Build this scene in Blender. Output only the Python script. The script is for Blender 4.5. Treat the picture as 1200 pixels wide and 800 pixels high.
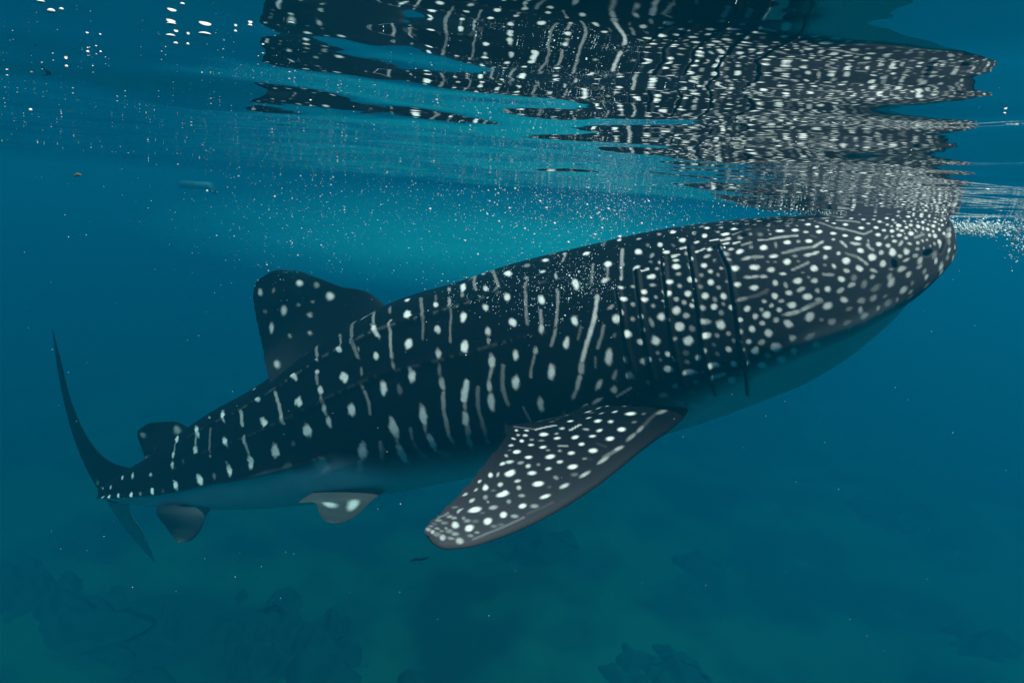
import bpy, math, random
import numpy as np

scene = bpy.context.scene
for o in list(bpy.data.objects): bpy.data.objects.remove(o)
COL = scene.collection

# ---------------------------------------------------------------- camera
cam_data = bpy.data.cameras.new('camera'); cam = bpy.data.objects.new('camera', cam_data); COL.objects.link(cam)
PITCH, ROLL = math.radians(12.3), math.radians(3.9)
fw = np.array([0, math.cos(PITCH), -math.sin(PITCH)])
up0 = np.array([0, math.sin(PITCH), math.cos(PITCH)]); rt0 = np.array([1.0, 0, 0])
rt = rt0*math.cos(ROLL)+up0*math.sin(ROLL); up = -rt0*math.sin(ROLL)+up0*math.cos(ROLL)
from mathutils import Matrix, Vector
CAM = (0.0, 0.0, -0.06)
cam.matrix_world = Matrix(((rt[0], up[0], -fw[0], CAM[0]), (rt[1], up[1], -fw[1], CAM[1]),
                           (rt[2], up[2], -fw[2], CAM[2]), (0, 0, 0, 1)))
cam_data.sensor_width = 36; cam_data.lens = 36*782/1200
cam_data.clip_start = 0.01; cam_data.clip_end = 400
scene.camera = cam

# ---------------------------------------------------------------- sky, sun, exposure
SUN_EL, SUN_AZ = math.radians(60), math.radians(148)      # azimuth clockwise from +Y (the view direction)
w = bpy.data.worlds.new('World'); scene.world = w; w.use_nodes = True
nt = w.node_tree; nt.nodes.clear()
sky = nt.nodes.new('ShaderNodeTexSky'); sky.sky_type = 'NISHITA'; sky.sun_disc = False
sky.sun_elevation = SUN_EL; sky.sun_rotation = SUN_AZ
bg = nt.nodes.new('ShaderNodeBackground'); bg.inputs[1].default_value = 0.12
wo = nt.nodes.new('ShaderNodeOutputWorld')
nt.links.new(sky.outputs[0], bg.inputs[0]); nt.links.new(bg.outputs[0], wo.inputs[0])
sd = bpy.data.lights.new('sun', 'SUN'); sd.energy = 4.5; sd.angle = math.radians(0.5); sd.color = (1, 0.93, 0.86)
sun = bpy.data.objects.new('sun', sd); COL.objects.link(sun)
sdir = Vector((math.sin(SUN_AZ)*math.cos(SUN_EL), math.cos(SUN_AZ)*math.cos(SUN_EL), math.sin(SUN_EL)))
sun.rotation_euler = sdir.to_track_quat('Z', 'Y').to_euler(); sun.location = (0, 0, 30)
scene.view_settings.view_transform = 'Standard'; scene.view_settings.look = 'None'
scene.view_settings.exposure = 1.18; scene.view_settings.gamma = 1
scene.render.engine = 'CYCLES'
cy = scene.cycles
cy.use_denoising = True; cy.max_bounces = 8; cy.diffuse_bounces = 2; cy.glossy_bounces = 4; cy.transmission_bounces = 4
cy.transparent_max_bounces = 12; cy.volume_bounces = 1; cy.caustics_reflective = False; cy.caustics_refractive = False
cy.sample_clamp_indirect = 4

# ---------------------------------------------------------------- helpers
def mesh_from(name, V, Fq, tris=None, smooth=True):
    me = bpy.data.meshes.new(name)
    V = np.ascontiguousarray(V, dtype=np.float32).reshape(-1, 3)
    Fq = np.asarray(Fq, dtype=np.int32); n4 = len(Fq); k = Fq.shape[1] if n4 else 4
    loops = Fq.reshape(-1)
    me.vertices.add(len(V)); me.vertices.foreach_set('co', V.ravel())
    me.loops.add(len(loops)); me.loops.foreach_set('vertex_index', loops)
    me.polygons.add(n4); me.polygons.foreach_set('loop_start', np.arange(n4, dtype=np.int32)*k)
    me.polygons.foreach_set('loop_total', np.full(n4, k, dtype=np.int32))
    if smooth: me.polygons.foreach_set('use_smooth', np.ones(n4, dtype=bool))
    me.update(calc_edges=True); me.validate()
    return me

def grid_faces(nu, nv, wrap_v=False, base=0):
    i = np.arange(nu-1)[:, None]; j = np.arange(nv if wrap_v else nv-1)[None]
    j2 = (j+1) % nv
    a = i*nv+j; b = i*nv+j2; c = (i+1)*nv+j2; d = (i+1)*nv+j
    return np.stack([a, b, c, d], -1).reshape(-1, 4)+base

def link(name, me, mat=None, parent=None):
    o = bpy.data.objects.new(name, me); COL.objects.link(o)
    if mat: me.materials.append(mat)
    if parent: o.parent = parent
    return o

def tag(o, label=None, cat=None, group=None, kind=None):
    for k, v in (('label', label), ('category', cat), ('group', group), ('kind', kind)):
        if v: o[k] = v
    return o

class NT:
    """tiny node-tree builder"""
    def __init__(s, name, surface=True):
        s.m = bpy.data.materials.new(name); s.m.use_nodes = True; s.t = s.m.node_tree; s.t.nodes.clear()
        s.out = s.t.nodes.new('ShaderNodeOutputMaterial')
    def n(s, typ, props=None, **ins):
        nd = s.t.nodes.new('ShaderNode'+typ)
        for k, v in (props or {}).items(): setattr(nd, k, v)
        for k, v in ins.items():
            key = k.replace('_', ' ')
            sock = nd.inputs[int(k[1:])] if k[0] == 'i' and k[1:].isdigit() else nd.inputs[key]
            if isinstance(v, bpy.types.NodeSocket): s.t.links.new(v, sock)
            else: sock.default_value = v
        return nd
    def math(s, op, a, b=0.0, c=0.0, clamp=False):
        return s.n('Math', {'operation': op, 'use_clamp': clamp}, i0=a, i1=b, i2=c).outputs[0]
    def mix(s, f, a, b):
        nd = s.n('Mix', {'data_type': 'RGBA'})
        for sock, v in ((nd.inputs[0], f), (nd.inputs[6], a), (nd.inputs[7], b)):
            if isinstance(v, bpy.types.NodeSocket): s.t.links.new(v, sock)
            else: sock.default_value = v
        return nd.outputs[2]

def plain(name, col, rough=0.6, var=0.25, scale=8.0, bump=0.0, **kw):
    k = NT(name); co = k.n('TexCoord').outputs['Object']
    nz = k.n('TexNoise', Vector=co, Scale=scale, Detail=5.0).outputs[0]
    c = k.mix(nz, tuple(x*(1-var) for x in col)+(1,), tuple(min(1, x*(1+var)) for x in col)+(1,))
    p = k.n('BsdfPrincipled', Base_Color=c, Roughness=rough)
    for a, v in kw.items(): p.inputs[a.replace('_', ' ')].default_value = v
    if bump:
        b = k.n('Bump', Height=nz, Strength=bump, Distance=0.02); k.t.links.new(b.outputs[0], p.inputs['Normal'])
    k.t.links.new(p.outputs[0], k.out.inputs[0])
    return k.m

# ---------------------------------------------------------------- the water: its volume and its surface
VOL_DENS, VOL_COL, VOL_ABS, VOL_G = 0.168, (0.0008, 0.107, 0.175, 1), (0.0, 0.40, 0.484, 1), 0.45
km = NT('sea_water_volume')
vp = km.n('VolumePrincipled', Color=VOL_COL, Density=VOL_DENS, Anisotropy=VOL_G)
vp.inputs['Absorption Color'].default_value = VOL_ABS
km.t.links.new(vp.outputs[0], km.out.inputs['Volume'])
EXT = 70.0
bx = np.array([(x, y, z) for x in (-EXT-3, EXT+3) for y in (-EXT-3, EXT+3) for z in (-16.0, 0.12)], float)
haze = link('haze', mesh_from('haze', bx, [(0, 1, 3, 2), (4, 6, 7, 5), (0, 4, 5, 1), (2, 3, 7, 6), (0, 2, 6, 4), (1, 5, 7, 3)], smooth=False), km.m)
tag(haze, 'blue green sea water filling the whole view', kind='stuff')

WSEED = 32
rng = np.random.default_rng(WSEED)
WAVES = []
def add_waves(n, lmin, lmax, slope, spread, main):
    for _ in range(n):
        lam = math.exp(rng.uniform(math.log(lmin), math.log(lmax)))
        k = 2*math.pi/lam; d = main+rng.normal()*spread
        WAVES.append((k*math.cos(d), k*math.sin(d), slope/k*math.sqrt(2/n), rng.uniform(0, 6.283)))
add_waves(6, 1.2, 3.5, 0.018, 0.6, math.radians(70))
add_waves(18, 0.22, 0.8, 0.038, 1.0, math.radians(80))
add_waves(30, 0.08, 0.24, 0.030, 1.1, math.radians(85))
def wave_z(x, y):
    z = np.zeros(np.broadcast(x, y).shape)
    r = np.sqrt(x*x+y*y)
    for kx, ky, a, ph in WAVES:
        lam = 2*math.pi/math.hypot(kx, ky)
        z += a*np.sin(kx*x+ky*y+ph)*np.clip((lam*60-r)/(lam*25), 0, 1)
    z = z - 0.034*np.exp(-((x-1.35)/.55)**2-((y-2.85)/.45)**2)      # water drawn down over the shark's head
    return z
def axis(segs):
    out = []
    for a, b, n in segs: out.append(np.linspace(a, b, n, endpoint=False))
    return np.append(np.concatenate(out), segs[-1][1])
gx = axis([(-EXT, -20, 14), (-20, -6, 50), (-6, -2.4, 130), (-2.4, 2.4, 380), (2.4, 6, 130), (6, 20, 50), (20, EXT, 14)])
gy = axis([(-EXT, -8, 12), (-8, -0.6, 40), (-0.6, 0.2, 40), (0.2, 4.2, 400), (4.2, 9, 160), (9, 20, 70), (20, EXT, 20)])
X, Y = np.meshgrid(gx, gy, indexing='ij')
WZ = wave_z(X, Y)
kw = NT('sea_surface')
co = kw.n('TexCoord').outputs['Object']
nz = kw.n('TexNoise', Vector=co, Scale=18.0, Detail=2.0).outputs[0]
bmp = kw.n('Bump', Height=nz, Strength=0.03, Distance=0.02).outputs[0]
fr = kw.n('Fresnel', IOR=1.333, Normal=bmp).outputs[0]
gl = kw.n('BsdfGlossy', Roughness=0.0, Normal=bmp, Color=(0.97, 0.97, 0.97, 1)).outputs[0]
tr = kw.n('BsdfTransparent').outputs[0]
mx = kw.n('MixShader', i0=fr, i1=tr, i2=gl).outputs[0]
kw.t.links.new(mx, kw.out.inputs[0])
sea = link('water_surface', mesh_from('water_surface', np.stack([X, Y, WZ], -1), grid_faces(len(gx), len(gy))[:, ::-1]), kw.m)
tag(sea, kind='structure')

# ---------------------------------------------------------------- seabed
def vnoise(x, y, seed, oct=4, f0=0.25):
    r = np.random.default_rng(seed); z = 0*x
    for o_ in range(oct):
        for _ in range(5):
            d = r.uniform(0, 6.283); k = f0*2**o_*r.uniform(.7, 1.4)*6.283
            z = z+np.sin((x*math.cos(d)+y*math.sin(d))*k+r.uniform(0, 6.283))*0.45/2**o_
    return z
sx = axis([(-EXT, -14, 40), (-14, 14, 160), (14, EXT, 40)]); sy = axis([(-EXT, -2, 30), (-2, 22, 160), (22, EXT, 40)])
SX, SY = np.meshgrid(sx, sy, indexing='ij')
def bed_z(x, y): return -12.5+0.4*vnoise(x, y, 5, 4, .05)
k = NT('seabed_sand'); co = k.n('TexCoord').outputs['Object']
n1 = k.n('TexNoise', Vector=co, Scale=0.35, Detail=6.0).outputs[0]
rmp = k.n('ValToRGB', i0=n1); rmp.color_ramp.elements[0].position = .42; rmp.color_ramp.elements[1].position = .58
rmp.color_ramp.elements[0].color = (.035, .045, .028, 1); rmp.color_ramp.elements[1].color = (.085, .115, .055, 1)
p = k.n('BsdfPrincipled', Base_Color=rmp.outputs[0], Roughness=0.9); k.t.links.new(p.outputs[0], k.out.inputs[0])
tag(link('seabed', mesh_from('seabed', np.stack([SX, SY, bed_z(SX, SY)], -1), grid_faces(len(sx), len(sy))[:, ::-1]), k.m), kind='structure')

# ---------------------------------------------------------------- shark geometry (pure numpy)
def spline(xs, ys, x):
    """smooth Catmull-Rom style interpolation of rows ys at xs"""
    xs = np.asarray(xs, float); ys = np.asarray(ys, float)
    if ys.ndim == 1: ys = ys[:, None]
    d = np.zeros_like(ys)
    h = np.diff(xs)[:, None]; s = np.diff(ys, axis=0)/h
    d[1:-1] = (s[:-1]*h[1:] + s[1:]*h[:-1])/(h[1:] + h[:-1])
    d[0] = s[0]; d[-1] = s[-1]
    i = np.clip(np.searchsorted(xs, x, side='right')-1, 0, len(xs)-2)
    hh = (xs[i+1]-xs[i])[:, None]; t = ((np.asarray(x)-xs[i])[:, None])/hh
    a, b = ys[i], ys[i+1]; da, db = d[i]*hh, d[i+1]*hh
    r = (2*t**3-3*t**2+1)*a + (t**3-2*t**2+t)*da + (-2*t**3+3*t**2)*b + (t**3-t**2)*db
    return r

def norm(v): return v/np.maximum(np.linalg.norm(v, axis=-1, keepdims=True), 1e-9)

def smooth(e0, e1, x):
    t = np.clip((x-e0)/(e1-e0), 0, 1); return t*t*(3-2*t)

def body_frame(ST, nu):
    """ST rows: s, cx, cy, cz, half height, half width, roll ; s = metres behind the nose tip"""
    ST = np.asarray(ST, float)
    L = ST[-1, 0]
    v = np.linspace(0, 1, nu)
    s = L*(0.10*v**2.2 + 0.90*v**1.15)            # rings packed toward the snout
    s = s/s[-1]*L
    P = spline(ST[:, 0], ST[:, 1:], s)
    C = P[:, :3]; T = norm(np.gradient(C, s, axis=0))
    k = np.ones(31)/31                               # calm the axis direction
    Tp = np.pad(T, ((15, 15), (0, 0)), mode='edge')
    T = norm(np.stack([np.convolve(Tp[:, j], k, 'valid') for j in range(3)], 1))
    up = np.array([0, 0, 1.0])
    T = norm(T*np.stack([1+0*s, 1+0*s, 0.15+0.85*smooth(0.05, 0.9, s)], 1))   # the snout is cut off upright
    U = norm(up - T*(T@up)[:, None])
    S = np.cross(T, U)
    roll = P[:, 5:6]
    U, S = U*np.cos(roll)+S*np.sin(roll), S*np.cos(roll)-U*np.sin(roll)
    a = np.maximum(P[:, 3], 1e-4); w = np.maximum(P[:, 4], 1e-4)
    # rounded snout: both half sizes close to zero at the very tip
    ra, rw = 0.05, 0.20
    ea = np.clip(s/ra, 0, 1); ew = np.clip(s/rw, 0, 1)
    a = a*np.maximum(1-(1-ea)**2.6, 0)**(1/2.6); w = w*np.maximum(1-(1-ew)**2.6, 0)**(1/2.6)
    return s, C, T, U, S, a, w

def theta_row(nt):
    return np.linspace(-math.pi, math.pi, nt)

def body_grid(ST, nu, nt, detail=True):
    s, C, T, U, S, a, w = body_frame(ST, nu)
    th = theta_row(nt)
    L = s[-1]
    n = (2.0 + 0.7*(1-smooth(0.2, 1.3, s)) + 0.1)[:, None]        # squarer head
    c, sn = np.cos(th)[None], np.sin(th)[None]
    low = smooth(0.05, 0.8, -c)*(1-smooth(0.7, 1.7, s))[:, None]      # cheeks run in to a narrow chin
    n = n*(1-low)+1.22*low
    r = (np.abs(c)**n + np.abs(sn)**n)**(-1/n)
    pc = r*c; ps = r*sn
    f = (s/L)[:, None]
    # flatter, narrower belly behind the gills
    G = lambda t0, sig: np.exp(-((np.abs(th)[None]-t0)/sig)**2)
    ridge = 0
    if detail:
        on = smooth(1.25, 2.0, s)[:, None]
        ridge = on*(0.040*G(0.72, 0.055) + 0.030*G(1.22, 0.05)*smooth(.3, .45, f))*(1-smooth(.75, .95, f))
        keel = smooth(.52, .72, f)
        ridge = ridge + keel*(0.16+0.35*smooth(.75, .97, f))*G(1.80, 0.09)
        ridge = ridge + 0.02*on*G(0.0, 0.06)
    k = 1+ridge
    P = C[:, None] + U[:, None]*(a[:, None]*pc*k)[..., None] + S[:, None]*(w[:, None]*ps*k)[..., None]
    return P, s, th

def fin_grid(LE, TE, thick, npn, nq, bow=0.0, camber=0.0, q0=0.30):
    """LE/TE rows: p, x, y, z ; closed foil sections, q runs LE -> TE on one face and back on the other"""
    LE = np.asarray(LE, float); TE = np.asarray(TE, float)
    p = np.linspace(0, 1, npn)
    p = 1-(1-p)**1.25
    A = spline(LE[:, 0], LE[:, 1:], p); B = spline(TE[:, 0], TE[:, 1:], p)
    B = B+norm(B-A)*((0.0020*np.sin(p*61+1)+0.0014*np.sin(p*113)+0.0010*np.sin(p*197+2))*np.clip((p-.12)*8, 0, 1))[:, None]*np.clip(np.linalg.norm(B-A, axis=1)/.2, 0, 1)[:, None]
    ch = B-A
    M = (A+B)/2
    sp = np.gradient(M, axis=0)
    N = norm(np.cross(sp, ch))
    N[-1] = N[-2]
    for _ in range(6): N[1:-1] = (N[:-2]+N[1:-1]*2+N[2:])/4
    N = norm(N)
    a = np.linspace(0, 2*math.pi, nq, endpoint=False)
    q = (1-np.cos(a))/2
    prof = np.sign(np.sin(a))*(1.48*np.sqrt(q)-0.63*q-1.76*q**2+1.42*q**3-0.51*q**4)
    clen = np.linalg.norm(ch, axis=1)
    t = np.interp(p, [r[0] for r in thick], [r[1] for r in thick])
    t = np.minimum(t, 0.26*clen+0.004)
    P = A[:, None]+ch[:, None]*q[None, :, None]+N[:, None]*(t[:, None]*(prof[None]*1.0 + 0)
        + (camber*clen)[:, None]*(4*q*(1-q))[None] + (bow*p**2)[:, None])[..., None]
    return P, p, a

# ---------------------------------------------------------------- shark data (metres, in the place)
ST = [
(0,1.6649,2.7992,-0.069441,0.098,0.3298,0),
(0.061831,1.6415,2.7999,-0.12667,0.148,0.35586,0),
(0.16815,1.5807,2.8134,-0.21284,0.217,0.38674,0),
(0.35753,1.4366,2.8612,-0.32584,0.29422,0.41571,0),
(0.59197,1.2397,2.9354,-0.42512,0.371,0.43762,0),
(0.84889,1.0185,3.0263,-0.51521,0.42779,0.45494,0),
(1.1451,0.76416,3.1301,-0.62561,0.47441,0.46224,0),
(1.4811,0.47546,3.2471,-0.75193,0.49972,0.46351,0),
(1.8192,0.18394,3.3653,-0.87579,0.51285,0.4564,0),
(2.197,-0.13882,3.4936,-1.0242,0.51765,0.43871,0),
(2.5747,-0.46268,3.6227,-1.1692,0.5254,0.39936,0),
(2.9417,-0.76575,3.7423,-1.337,0.5053,0.35054,0),
(3.3522,-1.1027,3.8689,-1.5336,0.45496,0.28711,0),
(3.7987,-1.4764,4.0093,-1.735,0.39119,0.21811,0),
(4.2086,-1.8242,4.1457,-1.9048,0.33977,0.15631,0),
(4.6339,-2.1826,4.2865,-2.0856,0.262,0.10054,0),
(4.9827,-2.4793,4.402,-2.2294,0.18315,0.060842,0),
(5.2886,-2.7445,4.5088,-2.3397,0.11665,0.053163,0),
(5.55,-2.9711,4.6005,-2.4312,0.046039,0.0485,0)]
FINS = {}
FINS['pectoral'] = dict(LE=[
(0,0.9042,3.149,-0.8753),
(0.1,0.811,2.86,-0.9319),
(0.2,0.6862,2.63,-0.9514),
(0.28,0.5754,2.511,-0.9844),
(0.45,0.35,2.295,-1.081),
(0.62,0.1613,2.157,-1.151),
(0.78,-0.006436,2.047,-1.186),
(0.9,-0.1215,1.993,-1.198),
(0.97,-0.19,1.975,-1.187),
(1,-0.2243,1.972,-1.155)], TE=[
(0,0.5145,2.915,-0.8657),
(0.1,0.2635,2.79,-0.9717),
(0.17,0.06719,2.701,-1.002),
(0.21,0.01315,2.661,-0.9992),
(0.28,-0.001275,2.593,-1.028),
(0.45,-0.06167,2.441,-1.067),
(0.62,-0.1347,2.267,-1.114),
(0.78,-0.209,2.117,-1.146),
(0.9,-0.2415,2.035,-1.15),
(0.97,-0.2412,1.993,-1.152),
(1,-0.2272,1.973,-1.152)], thick=[(0, 0.11), (0.15, 0.075), (0.35, 0.056), (0.7, 0.04), (1, 0.014)])
FINS['dorsal'] = dict(LE=[
(0,-0.627,3.812,-0.8329),
(0.15,-0.8197,3.882,-0.6957),
(0.4,-1.045,3.972,-0.6624),
(0.7,-1.239,4.067,-0.625),
(0.88,-1.397,4.131,-0.606),
(0.96,-1.532,4.152,-0.6229),
(1,-1.612,4.161,-0.6778)], TE=[
(0,-1.359,4.059,-1.289),
(0.08,-1.339,3.818,-1.247),
(0.15,-1.393,3.795,-1.281),
(0.24,-1.497,3.966,-1.213),
(0.4,-1.592,4.15,-1.121),
(0.7,-1.648,4.178,-0.8903),
(0.9,-1.656,4.174,-0.7638),
(1,-1.634,4.162,-0.7011)], thick=[(0, 0.06), (0.3, 0.035), (1, 0.014)])
FINS['second'] = dict(LE=[
(0,-2.143,4.336,-1.789),
(0.2,-2.259,4.381,-1.757),
(0.55,-2.401,4.424,-1.77),
(0.85,-2.544,4.461,-1.812),
(1,-2.613,4.482,-1.863)], TE=[
(0,-2.429,4.429,-2.069),
(0.2,-2.51,4.369,-2.153),
(0.35,-2.543,4.424,-2.088),
(0.55,-2.603,4.483,-2.005),
(0.85,-2.63,4.486,-1.917),
(1,-2.628,4.485,-1.885)], thick=[(0, 0.03), (0.5, 0.018), (1, 0.008)])
FINS['anal'] = dict(LE=[
(0,-1.935,4.135,-2.231),
(0.2,-1.984,4.147,-2.303),
(0.6,-2.086,4.226,-2.493),
(0.9,-2.196,4.286,-2.599),
(1,-2.272,4.314,-2.634)], TE=[
(0,-2.368,4.235,-2.312),
(0.2,-2.402,4.271,-2.383),
(0.6,-2.354,4.315,-2.527),
(0.9,-2.315,4.328,-2.611),
(1,-2.288,4.322,-2.633)], thick=[(0, 0.035), (0.5, 0.02), (1, 0.008)])
FINS['pelvic'] = dict(LE=[
(0,-0.6476,3.456,-1.71),
(0.25,-0.7119,3.45,-1.768),
(0.6,-0.8214,3.456,-1.888),
(0.88,-0.9131,3.476,-1.943),
(1,-0.9603,3.488,-1.953)], TE=[
(0,-1.107,3.647,-1.843),
(0.15,-1.2,3.655,-1.919),
(0.3,-1.101,3.597,-1.884),
(0.6,-1.047,3.549,-1.921),
(0.88,-1.003,3.517,-1.955),
(1,-0.9725,3.497,-1.953)], thick=[(0, 0.03), (0.4, 0.015), (1, 0.008)])
FINS['upper_tail'] = dict(LE=[
(0,-2.418,4.396,-2.197),
(0.1,-2.672,4.501,-2.182),
(0.22,-2.894,4.602,-2.188),
(0.42,-3.145,4.73,-2.073),
(0.62,-3.358,4.882,-1.845),
(0.82,-3.525,5.042,-1.578),
(1,-3.679,5.194,-1.351)], TE=[
(0,-2.761,4.542,-2.464),
(0.1,-2.958,4.632,-2.522),
(0.22,-3.146,4.791,-2.497),
(0.42,-3.44,5.037,-2.305),
(0.62,-3.632,5.201,-2.025),
(0.82,-3.692,5.227,-1.672),
(1,-3.7,5.216,-1.343)], thick=[(0, 0.045), (0.2, 0.035), (0.6, 0.022), (1, 0.005)])
FINS['lower_tail'] = dict(LE=[
(0,-2.643,4.508,-2.384),
(0.2,-2.774,4.583,-2.512),
(0.6,-3.083,5.266,-3.135),
(0.9,-3.247,5.678,-3.591),
(1,-3.32,5.843,-3.774)], TE=[
(0,-3.044,4.691,-2.486),
(0.2,-3.045,4.764,-2.621),
(0.6,-3.328,5.447,-3.243),
(0.9,-3.347,5.768,-3.65),
(1,-3.347,5.862,-3.779)], thick=[(0, 0.04), (0.3, 0.03), (0.7, 0.02), (1, 0.005)])
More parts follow.
